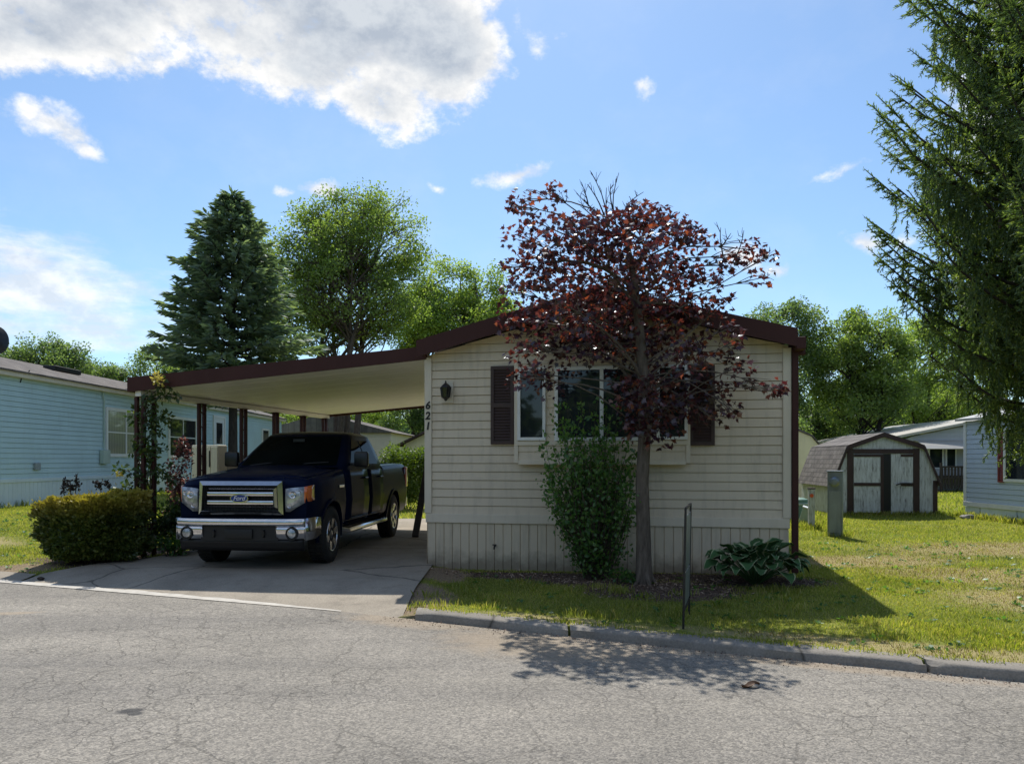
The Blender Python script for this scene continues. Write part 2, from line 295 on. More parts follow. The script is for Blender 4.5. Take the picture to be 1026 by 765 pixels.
# ------------------------------------------------------------------ mesh helpers
class MB:
    def __init__(s): s.v = []; s.f = []
    def add(s, verts, faces):
        o = len(s.v); s.v.extend([tuple(p) for p in verts]); s.f.extend([tuple(i + o for i in f) for f in faces]); return s
    def box(s, x0, x1, y0, y1, z0, z1, bev=0.0):
        if bev <= 0:
            return s.add([(x0,y0,z0),(x1,y0,z0),(x1,y1,z0),(x0,y1,z0),(x0,y0,z1),(x1,y0,z1),(x1,y1,z1),(x0,y1,z1)],
                  [(0,3,2,1),(4,5,6,7),(0,1,5,4),(1,2,6,5),(2,3,7,6),(3,0,4,7)])
        bm = bmesh.new(); bmesh.ops.create_cube(bm, size=1)
        for v in bm.verts: v.co = Vector(((x0+x1)/2+v.co.x*(x1-x0), (y0+y1)/2+v.co.y*(y1-y0), (z0+z1)/2+v.co.z*(z1-z0)))
        bmesh.ops.bevel(bm, geom=bm.edges[:], offset=bev, segments=2, affect='EDGES', profile=.5)
        bm.verts.index_update()
        s.add([v.co for v in bm.verts], [[v.index for v in f.verts] for f in bm.faces]); bm.free(); return s
    def prism(s, pts, axis, a, b):
        """polygon pts (2D) extruded along axis from a to b; axis x: pts=(y,z); y: (x,z); z: (x,y)"""
        def P(p, t): return {'x': (t, p[0], p[1]), 'y': (p[0], t, p[1]), 'z': (p[0], p[1], t)}[axis]
        n = len(pts)
        vs = [P(p, a) for p in pts] + [P(p, b) for p in pts]
        fs = [tuple(range(n))[::-1], tuple(range(n, 2*n))] + [(i, (i+1) % n, n+(i+1) % n, n+i) for i in range(n)]
        return s.add(vs, fs)
    def tube(s, pts, rad, n=8, cap=True):
        pts = [Vector(p) for p in pts]
        if not hasattr(rad, '__len__'): rad = [rad] * len(pts)
        vs = []; up = None
        for i, p in enumerate(pts):
            t = (pts[min(i+1, len(pts)-1)] - pts[max(i-1, 0)]).normalized()
            if up is None:
                up = t.orthogonal().normalized()
            else:
                up = (up - t * up.dot(t)); up = up.normalized() if up.length > 1e-6 else t.orthogonal().normalized()
            w = t.cross(up)
            for k in range(n):
                a = 2*math.pi*k/n
                vs.append(p + (up*math.cos(a) + w*math.sin(a)) * rad[i])
        fs = [(i*n+k, i*n+(k+1) % n, (i+1)*n+(k+1) % n, (i+1)*n+k) for i in range(len(pts)-1) for k in range(n)]
        if cap: fs += [tuple(range(n))[::-1], tuple(range((len(pts)-1)*n, len(pts)*n))]
        return s.add(vs, fs)
    def lathe(s, prof, n=24, c=(0,0,0), axis='z'):
        """prof: (r, h) pairs, revolved about axis through c"""
        vs = []
        for r, h in prof:
            for k in range(n):
                a = 2*math.pi*k/n; x, y = r*math.cos(a), r*math.sin(a)
                p = {'z': (x, y, h), 'x': (h, x, y), 'y': (x, h, y)}[axis]
                vs.append((p[0]+c[0], p[1]+c[1], p[2]+c[2]))
        m = len(prof)
        fs = [(i*n+k, i*n+(k+1) % n, (i+1)*n+(k+1) % n, (i+1)*n+k) for i in range(m-1) for k in range(n)]
        fs += [tuple(range(n))[::-1], tuple(range((m-1)*n, m*n))]
        return s.add(vs, fs)
    def grid(s, fn, us, vs_, thick=None):
        nu, nv = len(us), len(vs_)
        V = [fn(u, v) for u in us for v in vs_]
        return s.add(V, [(i*nv+j, (i+1)*nv+j, (i+1)*nv+j+1, i*nv+j+1) for i in range(nu-1) for j in range(nv-1)])
    def loft(s, rings, cap=True):
        n = len(rings[0]); o = [p for r in rings for p in r]
        fs = [(i*n+k, i*n+(k+1) % n, (i+1)*n+(k+1) % n, (i+1)*n+k) for i in range(len(rings)-1) for k in range(n)]
        if cap: fs += [tuple(range(n))[::-1], tuple(range((len(rings)-1)*n, len(rings)*n))]
        return s.add(o, fs)
    def build(s, name, mat, parent=None, smooth=None, solid=None, recalc=True):
        me = bpy.data.meshes.new(name)
        me.from_pydata([tuple(v) for v in s.v], [], s.f)
        if recalc:
            bm = bmesh.new(); bm.from_mesh(me); bmesh.ops.recalc_face_normals(bm, faces=bm.faces[:]); bm.to_mesh(me); bm.free()
        me.materials.append(mat)
        if smooth is not None:
            me.shade_smooth(); me.set_sharp_from_angle(angle=R(smooth))
        o = bpy.data.objects.new(name, me); col.objects.link(o)
        if parent is not None: o.parent = parent
        if solid:
            md = o.modifiers.new('thickness', 'SOLIDIFY'); md.thickness = solid; md.offset = -1
        return o
def fast_mesh(name, verts, faces, mat, parent=None, smooth=False):
    """verts (n,3) array, faces (m,k) array of one polygon size"""
    me = bpy.data.meshes.new(name)
    nv, (nf, k) = len(verts), faces.shape
    me.vertices.add(nv); me.vertices.foreach_set('co', np.ascontiguousarray(verts, dtype=np.float32).ravel())
    me.loops.add(nf*k); me.loops.foreach_set('vertex_index', np.ascontiguousarray(faces, dtype=np.int32).ravel())
    me.polygons.add(nf); me.polygons.foreach_set('loop_start', np.arange(0, nf*k, k, dtype=np.int32))
    try: me.polygons.foreach_set('loop_total', np.full(nf, k, dtype=np.int32))
    except Exception: pass
    me.update(calc_edges=True); me.validate()
    me.materials.append(mat)
    if smooth: me.shade_smooth()
    o = bpy.data.objects.new(name, me); col.objects.link(o)
    if parent is not None: o.parent = parent
    return o
def empty(name, loc, rz=0.0):
    o = bpy.data.objects.new(name, None); o.location = loc; o.rotation_euler = (0, 0, rz); o.empty_display_size = .2
    col.objects.link(o); return o
def tag(o, label=None, cat=None, group=None, kind=None):
    if label:
        assert 4 <= len(label.split()) <= 16, label
        o['label'] = label
    if cat: o['category'] = cat
    if group: o['group'] = group
    if kind: o['kind'] = kind
    return o
def struct(o): o['kind'] = 'structure'; return o
def text_mesh(name, txt, size, mat, parent, loc, rot, extrude=.004, shear=0.0, bold=0.0):
    cu = bpy.data.curves.new(name, 'FONT'); cu.body = txt; cu.size = size; cu.extrude = extrude; cu.shear = shear; cu.offset = bold
    cu.align_x = 'CENTER'; cu.align_y = 'CENTER'; cu.resolution_u = 3
    t = bpy.data.objects.new(name + '_curve', cu); col.objects.link(t)
    dg = bpy.context.evaluated_depsgraph_get(); me = bpy.data.meshes.new_from_object(t.evaluated_get(dg))
    bpy.data.objects.remove(t); bpy.data.curves.remove(cu)
    me.name = name; me.materials.clear(); me.materials.append(mat)
    o = bpy.data.objects.new(name, me); col.objects.link(o); o.parent = parent; o.location = loc; o.rotation_euler = rot
    return o
def boolean_cut(o, cutters):
    for c in cutters:
        md = o.modifiers.new('cut', 'BOOLEAN'); md.operation = 'DIFFERENCE'; md.object = c; md.solver = 'EXACT'
    dg = bpy.context.evaluated_depsgraph_get(); dg.update()
    me = bpy.data.meshes.new_from_object(o.evaluated_get(dg))
    o.modifiers.clear(); old = o.data; o.data = me; bpy.data.meshes.remove(old)
    for c in cutters:
        d = c.data; bpy.data.objects.remove(c); bpy.data.meshes.remove(d)
def siding(mb, x0, x1, z0, z1, course=.2, y=0.0, lip=.016, gable=None):
    """lap siding facing -y. gable(z) -> (xl, xr) limits for a course height above the eave"""
    z = z0
    while z < z1 - 1e-4:
        zt = min(z + course, z1)
        a0, a1 = (x0, x1) if gable is None else gable(z); b0, b1 = (x0, x1) if gable is None else gable(zt)
        if a1 - a0 < .02: break
        if b1 < b0: b0 = b1 = (a0 + a1) / 2
        zg = zt - .009                                  # dark shadow gap under the next course
        mb.add([(a0, y-lip, z), (a1, y-lip, z), (b1, y-.004, zg), (b0, y-.004, zg), (b0, y+.017, zg), (b1, y+.017, zg), (b1, y+.017, zt), (b0, y+.017, zt), (a0, y+.017, z), (a1, y+.017, z)],
               [(0, 1, 2, 3), (3, 2, 5, 4), (4, 5, 6, 7), (8, 9, 1, 0)])
        z = zt
def grooved(mb, x0, x1, z0, z1, pitch=.125, y=0.0, dep=.014):
    """vertical-ribbed skirting facing -y"""
    n = max(1, int(round((x1 - x0) / pitch))); w = (x1 - x0) / n
    for i in range(n):
        a = x0 + i*w; g = .014
        mb.add([(a, y, z0), (a+g*.4, y+dep, z0), (a+g, y, z0), (a+w, y, z0), (a, y, z1), (a+g*.4, y+dep, z1), (a+g, y, z1), (a+w, y, z1)],
               [(0, 1, 5, 4), (1, 2, 6, 5), (2, 3, 7, 6)])
def frame_ring(mb, x0, x1, z0, z1, w, y0, y1):
    mb.box(x0, x0+w, y0, y1, z0, z1); mb.box(x1-w, x1, y0, y1, z0, z1)
    mb.box(x0+w, x1-w, y0, y1, z0, z0+w); mb.box(x0+w, x1-w, y0, y1, z1-w, z1)

# ------------------------------------------------------------------ foliage
LEAF = {
 'diamond': (np.array([(0,0,0),(.32,.45,.06),(0,1,0),(-.32,.45,.06)]), np.array([(0,1,2,3)])),
 'narrow': (np.array([(0,0,0),(.14,.45,.03),(0,1,0),(-.14,.45,.03)]), np.array([(0,1,2,3)])),
 'needle': (np.array([(-.06,0,0),(.06,0,0),(0,1,0)]), np.array([(0,1,2)])),
}
def _maple():
    pts = [(0,0),(.10,.14),(.42,.02),(.30,.22),(.62,.42),(.34,.44),(.30,.62),(.16,.60),(0,1.0)]
    full = pts + [(-x, y) for x, y in pts[-2:0:-1]]
    v = [(0,.32,.0)] + [(x, y, -.10*abs(x) - .12*max(0, y-.5)) for x, y in full]
    n = len(full); f = [(0, 1+i, 1+(i+1) % n) for i in range(n)]
    return np.array(v), np.array(f)
LEAF['maple'] = _maple()
def _hosta():
    ys = [0,.15,.4,.7,.9,1.0]; ws = [.02,.22,.36,.30,.14,.0]
    v = []; f = []
    for y, w in zip(ys, ws):
        zc = .30*math.sin(y*2.2) - .34*y*y
        v += [(-w, y, zc-.02*w), (0, y, zc-.10*w), (w, y, zc-.02*w)]
    for i in range(len(ys)-1):
        for j in range(2): f.append((i*3+j, i*3+j+1, (i+1)*3+j+1, (i+1)*3+j))
    return np.array(v), np.array(f)
def frames(dirs, up_bias=None):
    """orthonormal frames (n,3,3): column 1 along dirs, column 2 the leaf normal"""
    n = len(dirs); d = dirs / (np.linalg.norm(dirs, axis=1, keepdims=True) + 1e-9)
    r = rng.normal(size=(n, 3)) if up_bias is None else np.array([0, 0, 1.0]) * up_bias + rng.normal(size=(n, 3)) * (1 - min(up_bias, .95))
    x = np.cross(d, r); x /= (np.linalg.norm(x, axis=1, keepdims=True) + 1e-9)
    z = np.cross(x, d)
    return np.stack([x, d, z], axis=2)
def place_leaves(P, D, size, shape, up=None):
    """arrays for leaves at points P along directions D"""
    v0, f0 = LEAF[shape]; n = len(P)
    S = (size if hasattr(size, '__len__') else size * rng.uniform(.65, 1.25, n))
    Fm = frames(D, up)
    V = np.einsum('nij,kj->nki', Fm, v0) * S[:, None, None] + P[:, None, :]
    Fc = f0[None] + (np.arange(n) * len(v0))[:, None, None]
    return V.reshape(-1, 3), Fc.reshape(-1, f0.shape[1])
class Leaves:
    def __init__(s): s.V = []; s.F = []; s.n = 0
    def add(s, V, Fc): s.V.append(V); s.F.append(Fc + s.n); s.n += len(V)
    def build(s, name, mat, parent=None): return fast_mesh(name, np.concatenate(s.V), np.concatenate(s.F), mat, parent)
def unit(n):
    d = rng.normal(size=(n, 3)); return d / np.linalg.norm(d, axis=1, keepdims=True)
def curve_pts(a, b, sag=0.0, wob=.06, n=6):
    a, b = np.array(a, float), np.array(b, float); L = np.linalg.norm(b - a); out = []
    off = rng.normal(size=3) * wob * L
    for i in range(n):
        t = i / (n - 1)
        out.append(a + (b - a)*t + off*math.sin(math.pi*t) + np.array([0, 0, sag*L*math.sin(math.pi*t)]))
    return out
def broadleaf(name, base, H, crown, mat, bark, label, cat='tree', group=None, trunk_r=.18, stems=1, leaf=.13, per=200, clumps=90, crad=.75, shape='diamond', clear=.25, fill=.45, spread=.5):
    """crown: ellipsoids (dx, dy, z, rx, ry, rz). Stems fork to leaf clumps spread through the crown."""
    base = np.array(base, float); root = empty(name, tuple(base))
    tag(root, label, cat, group)
    wood = MB(); L = Leaves()
    vols = np.array([c[3]*c[4]*c[5] for c in crown]); cnt = np.maximum(3, (clumps * vols / vols.sum())).astype(int)
    tops = []
    for s in range(stems):
        a = 2*math.pi*s/stems + rng.uniform(0, 1); off = 0 if stems == 1 else trunk_r*1.2
        c = crown[s % len(crown)]
        top = np.array([c[0]*.6 + (spread*math.cos(a) if stems > 1 else 0)*c[3]*.6, c[1]*.6 + (spread*math.sin(a) if stems > 1 else 0)*c[4]*.6, min(H*.9, c[2]+c[5]*.55)])
        pts = curve_pts((off*math.cos(a), off*math.sin(a), -.1), top, 0, .04, 9)
        r0 = trunk_r * (1 if stems == 1 else .75)
        wood.tube(pts, [r0*(1.25 if i == 0 else 1) * (1 - .85*i/8) for i in range(9)], 8)
        tops.append(pts)
    for (dx, dy, z, rx, ry, rz), n in zip(crown, cnt):
        for k in range(n):
            u = unit(1)[0]; rr = (fill + (1 - fill)*rng.random()) ** .6
            c = np.array([dx, dy, z]) + u * np.array([rx, ry, rz]) * rr
            st = tops[rng.integers(len(tops))]
            # leave the stem well below the clump
            zs = np.array([p[2] for p in st]); zt = max(H*clear, c[2] - (.35 + .5*rng.random())*np.hypot(c[0], c[1]) - .4)
            i = int(np.argmin(abs(zs - zt))); a = st[i]
            ln = np.linalg.norm(c - a); r0 = min(trunk_r*.38, .010*ln + .012)
            bp = curve_pts(a, c, .10, .06, 5); wood.tube(bp, [r0*(1 - .8*j/4) for j in range(5)], 5, False)
            for q in range(4):
                e = c + unit(1)[0] * crad * .8; wood.tube(curve_pts(bp[3], e, .05, .08, 3), [r0*.35, r0*.25, .004], 4, False)
            m = int(per * rng.uniform(.6, 1.4)); cr = crad * rng.uniform(.65, 1.25)
            d = unit(m) * (rng.random(m)[:, None] ** .5) * np.array([cr, cr, cr*.85])
            P = c + d; D = d/cr*.8 + rng.normal(size=(m, 3))*.6 + np.array([0, 0, -.35])
            L.add(*place_leaves(P, D, leaf, shape, .55))
    L.build('crown', mat, root)
    wood.build('trunk', bark, root, 60)
    return root

# ================================================================== camera, sky, sun
cam = bpy.data.objects.new('camera', bpy.data.cameras.new('camera')); col.objects.link(cam)
cam.location = (0, 0, CH); cam.rotation_euler = (R(90), 0, 0)
cam.data.sensor_width = 36; cam.data.lens = F / 1026 * 36; cam.data.shift_y = 77.5 / 1026; cam.data.clip_end = 2000; cam.data.clip_start = .05
scene.camera = cam
SUN_EL, SUN_AZ = 54.0, -1.5                         # high and ahead of the standpoint, a touch to the left
sd = Vector((math.sin(R(SUN_AZ))*math.cos(R(SUN_EL)), math.cos(R(SUN_AZ))*math.cos(R(SUN_EL)), math.sin(R(SUN_EL))))
sl = bpy.data.lights.new('sun', 'SUN'); sl.energy = 3.3; sl.angle = R(.5); sl.color = (1, .955, .88)
so = bpy.data.objects.new('sun', sl); col.objects.link(so); so.rotation_euler = (-sd).to_track_quat('-Z', 'Y').to_euler()
w = bpy.data.worlds.new('World'); scene.world = w; w.use_nodes = True
def build_sky():
    nt = w.node_tree; nt.nodes.clear()
    out = N(nt, 'ShaderNodeOutputWorld'); sky = N(nt, 'ShaderNodeTexSky', sky_type='NISHITA', sun_disc=False)
    sky.sun_elevation = R(SUN_EL); sky.sun_rotation = R(SUN_AZ); sky.air_density = 1.0; sky.dust_density = .5; sky.ozone_density = 1.6
    tc = N(nt, 'ShaderNodeTexCoord'); v = tc.outputs['Generated']
    nrm = N(nt, 'ShaderNodeVectorMath', operation='NORMALIZE'); nt.links.new(v, nrm.inputs[0])
    s = N(nt, 'ShaderNodeSeparateXYZ'); nt.links.new(nrm.outputs[0], s.inputs[0])
    az = mth(nt, 'ARCTAN2', s.outputs[0], s.outputs[1]); el = mth(nt, 'ARCSINE', s.outputs[2])
    cv = N(nt, 'ShaderNodeCombineXYZ'); nt.links.new(az, cv.inputs[0]); nt.links.new(el, cv.inputs[1])
    # clouds sit at fixed bearings in the sky: (azimuth, elevation, radii, tilt, weight)
    def B(px, py, rx, ry, rot=0, wt=1.0):
        dx, dy = (px - CX)/F, (CY - py)/F
        return (math.atan(dx), math.atan(dy/math.hypot(1, dx)), rx/F*.92, ry/F*.92, R(rot), wt)
    big = [B(250,-10,330,62,-3), B(395,40,140,82,-10), B(455,62,82,48,0), B(120,12,170,62,-8), B(385,116,56,40,-12), B(30,30,90,50,0), B(300,72,110,50,-14), B(-120,0,160,60), B(345,-60,330,80)]
    back = [(2.5, .55, .95, .38, .1, 1.0), (-2.3, .6, 1.0, .42, -.1, 1.0), (3.14, 1.0, 1.2, .35, 0, 1.0), (-3.14, .7, .9, .5, 0, 1.0), (-1.5, .75, .5, .25, 0, 1.0), (1.6, .7, .5, .25, 0, 1.0)]   # unseen clouds added overhead and behind the standpoint to raise the fill light
    small = [B(56,132,52,24,-12), B(30,118,24,17,-40), B(88,155,24,13), B(515,171,60,13,10,.85), B(640,84,19,14,-30,.8), B(545,38,38,22,-15,.75), B(520,22,28,20,0,.7), B(322,190,34,14,0,1), B(283,192,16,10,0,.85), B(436,190,18,8,0,.8), B(748,262,42,24,-12), B(780,272,26,16,0), B(868,244,28,14,-8,1), B(905,240,30,12,0,.8), B(985,110,60,75,0,.85), B(1000,30,70,40,0,.6), B(840,175,46,8,6,.5)]
    lows = [B(50,292,165,62,-4,1.0), B(10,262,110,34,-8,.9), B(90,330,160,26,0,.9), B(-100,280,180,90,0,1.0), B(1150,200,120,60), B(1350,120,200,100), B(-420,150,260,120)]
    def union(blobs, op='MAXIMUM'):
        acc = None
        for (a, e, rx, ry, rot, wt) in blobs:
            mp = N(nt, 'ShaderNodeMapping', vector_type='TEXTURE'); mp.inputs['Location'].default_value = (a, e, 0); mp.inputs['Scale'].default_value = (rx, ry, 1); mp.inputs['Rotation'].default_value = (0, 0, rot)
            nt.links.new(wv.outputs[0], mp.inputs[0])
            g = N(nt, 'ShaderNodeTexGradient', gradient_type='SPHERICAL'); nt.links.new(mp.outputs[0], g.inputs[0])
            o = g.outputs[1] if wt == 1.0 else mth(nt, 'MULTIPLY', g.outputs[1], wt)
            acc = o if acc is None else mth(nt, op, acc, o)
        return acc
    # ragged outlines: bearings nudged by noise, then the density eaten away by finer noise
    nc = noise(nt, nrm.outputs[0], 7, 8, .62, 'Color')
    sub = N(nt, 'ShaderNodeVectorMath', operation='SUBTRACT'); sub.inputs[1].default_value = (.5, .5, .5); nt.links.new(nc, sub.inputs[0])
    sc = N(nt, 'ShaderNodeVectorMath', operation='SCALE'); sc.inputs['Scale'].default_value = .055; nt.links.new(sub.outputs[0], sc.inputs[0])
    wv = N(nt, 'ShaderNodeVectorMath', operation='ADD'); nt.links.new(cv.outputs[0], wv.inputs[0]); nt.links.new(sc.outputs[0], wv.inputs[1])
    def stretched(k, off=0.0):
        mp = N(nt, 'ShaderNodeMapping'); mp.inputs['Scale'].default_value = (1, 1, k); mp.inputs['Location'].default_value = (0, 0, off*k); nt.links.new(nrm.outputs[0], mp.inputs[0]); return mp.outputs[0]
    f1 = noise(nt, stretched(1.5), 13, 12, .64); f1u = noise(nt, stretched(1.5, .018), 13, 12, .64)
    f2 = noise(nt, stretched(1.5), 6, 8, .6); fs = noise(nt, stretched(4.0), 9, 11, .62); f3 = noise(nt, stretched(1.3), 30, 8, .65)
    def smooth(x, lo, hi):
        mr = N(nt, 'ShaderNodeMapRange', interpolation_type='SMOOTHSTEP'); mr.inputs[1].default_value = lo; mr.inputs[2].default_value = hi; nt.links.new(x, mr.inputs[0]); return mr.outputs[0]
    def off(n_, k): return mth(nt, 'MULTIPLY', mth(nt, 'SUBTRACT', n_, .5), k)
    def gate(u): return smooth(u, .0, .06)
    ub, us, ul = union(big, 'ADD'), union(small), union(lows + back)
    ubc = mth(nt, 'MINIMUM', ub, 1.0)
    db = mth(nt, 'MULTIPLY', smooth(mth(nt, 'ADD', mth(nt, 'ADD', ubc, off(f1, 2.0)), off(f3, .9)), .28, .84), gate(ub))
    ds = mth(nt, 'MULTIPLY', smooth(mth(nt, 'ADD', mth(nt, 'ADD', us, off(f1, 1.9)), off(f3, 1.2)), .18, .95), gate(us))
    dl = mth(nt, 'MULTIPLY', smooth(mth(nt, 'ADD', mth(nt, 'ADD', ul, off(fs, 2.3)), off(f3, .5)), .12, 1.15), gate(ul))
    haze = mth(nt, 'MULTIPLY', ramp(nt, f2, [(.45, (0, 0, 0)), (.75, (1, 1, 1))]), .10)
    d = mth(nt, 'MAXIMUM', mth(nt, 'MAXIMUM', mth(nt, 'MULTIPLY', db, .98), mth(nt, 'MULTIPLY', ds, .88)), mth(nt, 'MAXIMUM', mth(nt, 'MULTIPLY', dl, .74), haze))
    # the thick middle of the big cloud is grey underneath, its billows catch light from above, thin edges glow
    core = smooth(mth(nt, 'ADD', mth(nt, 'ADD', mth(nt, 'MULTIPLY', ub, .62), off(f2, .8)), off(f1, .9)), .30, .88)
    ccol = mixc(nt, core, (1.0, .99, .975), (.58, .63, .70))
    lit = mth(nt, 'ADD', .5, mth(nt, 'MULTIPLY', mth(nt, 'SUBTRACT', f1, f1u), 2.6))
    ccol = mixc(nt, 1, ccol, ramp(nt, lit, [(.2, (.80, .83, .87)), (.8, (1.16, 1.14, 1.10))]), 'MULTIPLY')
    hs = N(nt, 'ShaderNodeHueSaturation'); hs.inputs['Saturation'].default_value = SKY_SAT; hs.inputs['Value'].default_value = 1; nt.links.new(sky.outputs[0], hs.inputs['Color'])
    b1 = N(nt, 'ShaderNodeBackground'); b1.inputs['Strength'].default_value = SKY_STR; nt.links.new(mixc(nt, 1, hs.outputs[0], (.575, .705, .80), 'MULTIPLY'), b1.inputs[0])
    b2 = N(nt, 'ShaderNodeBackground'); b2.inputs['Strength'].default_value = CLOUD_STR; nt.links.new(ccol, b2.inputs[0])
    mx = N(nt, 'ShaderNodeMixShader'); nt.links.new(d, mx.inputs[0]); nt.links.new(b1.outputs[0], mx.inputs[1]); nt.links.new(b2.outputs[0], mx.inputs[2])
    nt.links.new(mx.outputs[0], out.inputs[0])
SKY_STR, CLOUD_STR, SKY_SAT = .115, .62, .94
build_sky()
w.cycles.sampling_method = 'MANUAL'; w.cycles.sample_map_resolution = 512
vs = scene.view_settings; vs.view_transform = 'Standard'; vs.look = 'None'; vs.exposure = .73; vs.gamma = 1; vs.use_curve_mapping = False
scene.cycles.max_bounces = 10; scene.cycles.diffuse_bounces = 7; scene.cycles.transmission_bounces = 4; scene.cycles.transparent_max_bounces = 6
scene.cycles.use_denoising = True

# ================================================================== terrain, road, driveway, kerb
EX = np.array([-160, -30, -6.67, -1.94, -.98, 1.7, 3.7, 12, 30, 160.]); EY = np.array([66, 18.6, 10.0, 8.15, 7.69, 6.38, 5.52, 2.1, -5.2, -58.])
def edge(x): return float(np.interp(x, EX, EY))
def sstep(t): t = min(1, max(0, t)); return t*t*(3-2*t)
def base_h(x, y):
    """height of lawn or slab at a point on the house side of the road"""
    t = y - edge(x)
    kerbside = sstep((x + 1.2) / .45)                       # 0 on the driveway, 1 behind the kerb
    drive = -.125 + .125 * sstep(t / 1.3)
    lawn = -.025 + .02 * math.sin(x*.9 + y*.5) * min(1, max(0, t))
    h = drive * (1 - kerbside) + lawn * kerbside
    if x < -5: h += .42 * sstep((y - 10.2) / 6.5) * sstep((-x - 5.6) / 3.5)
    if t < .05: h = -.16
    return h
def ground_h(x, y): return base_h(x, y)
xs = np.unique(np.concatenate([np.linspace(-160, -24, 18), np.linspace(-24, -10, 29), np.linspace(-10, 10, 101), np.linspace(10, 30, 41), np.linspace(30, 160, 18)]))
ts = np.unique(np.concatenate([[-120, -60, -30, -15, -9, -8, -.25, -.05, .0, .045, .09], np.linspace(.15, 14, 100), np.linspace(14, 40, 40), [50, 65, 90, 130, 200, 300]]))
gm = MB(); gm.grid(lambda x, t: (x, edge(x)+t, base_h(x, edge(x)+t) + (0 if t > 0 else (0 if t > -7.9 else .12))), xs, ts)
struct(gm.build('ground', M['ground'], smooth=40))
rd = MB(); rd.grid(lambda x, t: (x, edge(x)+t, -.10 + .03*math.sin(min(1, max(0, -t/7.6))*math.pi)), np.linspace(-60, 60, 121), [-7.8, -6, -4.5, -3, -2, -1, -.5, -.2, .0])
struct(rd.build('road', M['asphalt'], smooth=40))
# driveway slab: concrete, with a rim strip along the road that runs on to the left
dv = MB()
def drv(x, t):
    y = edge(x) + t
    return (x, y, base_h(x, y) + .022)
def xl(y): return float(np.interp(y, [10.45, 11.1, 11.3, 20], [-6.4, -5.65, -5.5, -3.8]))
def xr(y): return -1.10 + .2*max(0, y - 10.85) - .02
def slab(u, y):
    x = xl(y) + (xr(y) - xl(y))*u
    return (x, y, base_h(x, y) + .022)
us = np.linspace(0, 1, 25)
def ap(u, k):                                              # apron between the road edge and the slab front, first rows follow the road edge
    a_ = float(np.interp(k, [0, .55, 1], [-6.46, -6.4, xl(10.9)])); x = a_ + (-1.12 - a_)*u; y0 = edge(x); y = y0 + .012 + (10.9 - y0)*k
    xx = x if k < 1 else x
    return (xx, y, base_h(xx, y) + .022)
dv.grid(ap, us, np.linspace(0, 1, 16))
dv.grid(lambda u, y: slab(u, y), us, np.linspace(10.9, 19.2, 16))
rim = MB()
rim.grid(lambda x, t: (x, edge(x)+t, base_h(x, edge(x)+t) + .024), np.linspace(-24, -6.47, 50), [.012, .16, .34, .52])
struct(dv.build('driveway', M['concrete'], smooth=30))
struct(rim.build('gutter_strip', M['concrete'], smooth=30))
def edge_strip(x, f):                                    # worn pale rim, its inner side ragged, thinning out towards the kerb end
    wd_ = (.14 + .05*mnoise.noise((x*2.1, 3, 0)) + .025*mnoise.noise((x*9, 5, 0))) * float(np.interp(x, [-24, -3.4, -1.8], [1, 1, .12]))
    t = -.025 + (wd_ + .025)*f
    return (x, edge(x)+t, max(base_h(x, edge(x)+max(t, .055)), -.124) + .031)
rl = MB(); rl.grid(edge_strip, np.linspace(-24, -1.8, 320), [0, .2, .4, .6, .8, 1])
struct(rl.build('gutter_edge', grimy('worn_pale_concrete', (.50, .47, .415), .9, .15, 6, dirtamt=.3, streak=False)))
# kerb in cast lengths, chipped and slightly out of line
kb = MB(); x = -.98; k = 0
cuts = [-.98, .52, 3.13, 7.2, 12, 20, 30]
for a, b in zip(cuts[:-1], cuts[1:]):
    a += .012; b -= .012; n = max(6, int((b-a)/.09)); jy, jz = random.uniform(-.015, .015), random.uniform(-.012, .008)
    rings = []
    for i in range(n+1):
        xx = a + (b-a)*i/n; y = edge(xx) + jy; q = .010
        def nz(s): return q * (mnoise.noise((xx*5, s*3.1, k)) + .6*mnoise.noise((xx*16, s*3.1, k)))
        chip = .03*max(0, mnoise.noise((xx*2.3, 7, k)) - .25) if 0 < i < n else .035
        rings.append([(xx, y - .012 + nz(1), -.14), (xx, y + .0 + nz(2), -.045+nz(5)), (xx, y + .012 + chip + nz(3), -.022 + jz - chip*.5), (xx, y + .035 + chip, -.012 + jz + nz(4)*.5), (xx, y + .215, -.008 + jz + nz(6)*.5), (xx, y + .225, -.14)])
    kb.loft(rings); k += 1
struct(kb.build('kerb', M['kerb'], smooth=50))

# ================================================================== the beige mobile home
HA = R(-11.55); HW = 4.88
hx, hy = -1.205, 10.9
home = empty('mobile_home', (hx, hy, 0), HA)
tag(home, 'beige single-storey mobile home numbered 621 with brown shutters and dark brown roof edge', 'house')
ux, uy = math.cos(HA), math.sin(HA)
def wt(px, out=0.0):
    """distance along the front wall seen at bearing px, for a plane OUT metres in front of it"""
    ox, oy = hx + uy*out*1.0, hy - ux*out               # outward = (sin HA, -cos HA)
    k = (px - CX)/F
    return (k*oy - ox) / (ux - k*uy)
def wd(t, out=0.0): return hy + uy*t - ux*out
def wz(py, t, out=0.0): return CH + (CY - py)/F*wd(t, out)
EAVE, RIDGE, SK = 2.97, 3.60, .62
EOFW = HW/2
def gable(z):
    if z <= EAVE: return 0, HW
    k = (z - EAVE)/(RIDGE - EAVE)*EOFW
    return k, HW - k
b = MB(); siding(b, 0, HW, .735, RIDGE, .119, gable=gable)
b.add([(0, .02, .0), (HW, .02, .0), (HW, .02, EAVE), (EOFW, .02, RIDGE), (0, .02, EAVE), (0, 19, 0), (HW, 19, 0), (HW, 19, EAVE), (EOFW, 19, RIDGE), (0, 19, EAVE)],
      [(0, 1, 2, 3, 4), (9, 8, 7, 6, 5), (0, 4, 9, 5), (1, 6, 7, 2), (2, 7, 8, 3), (4, 3, 8, 9)])
b.build('siding_wall', M['beige'], home)
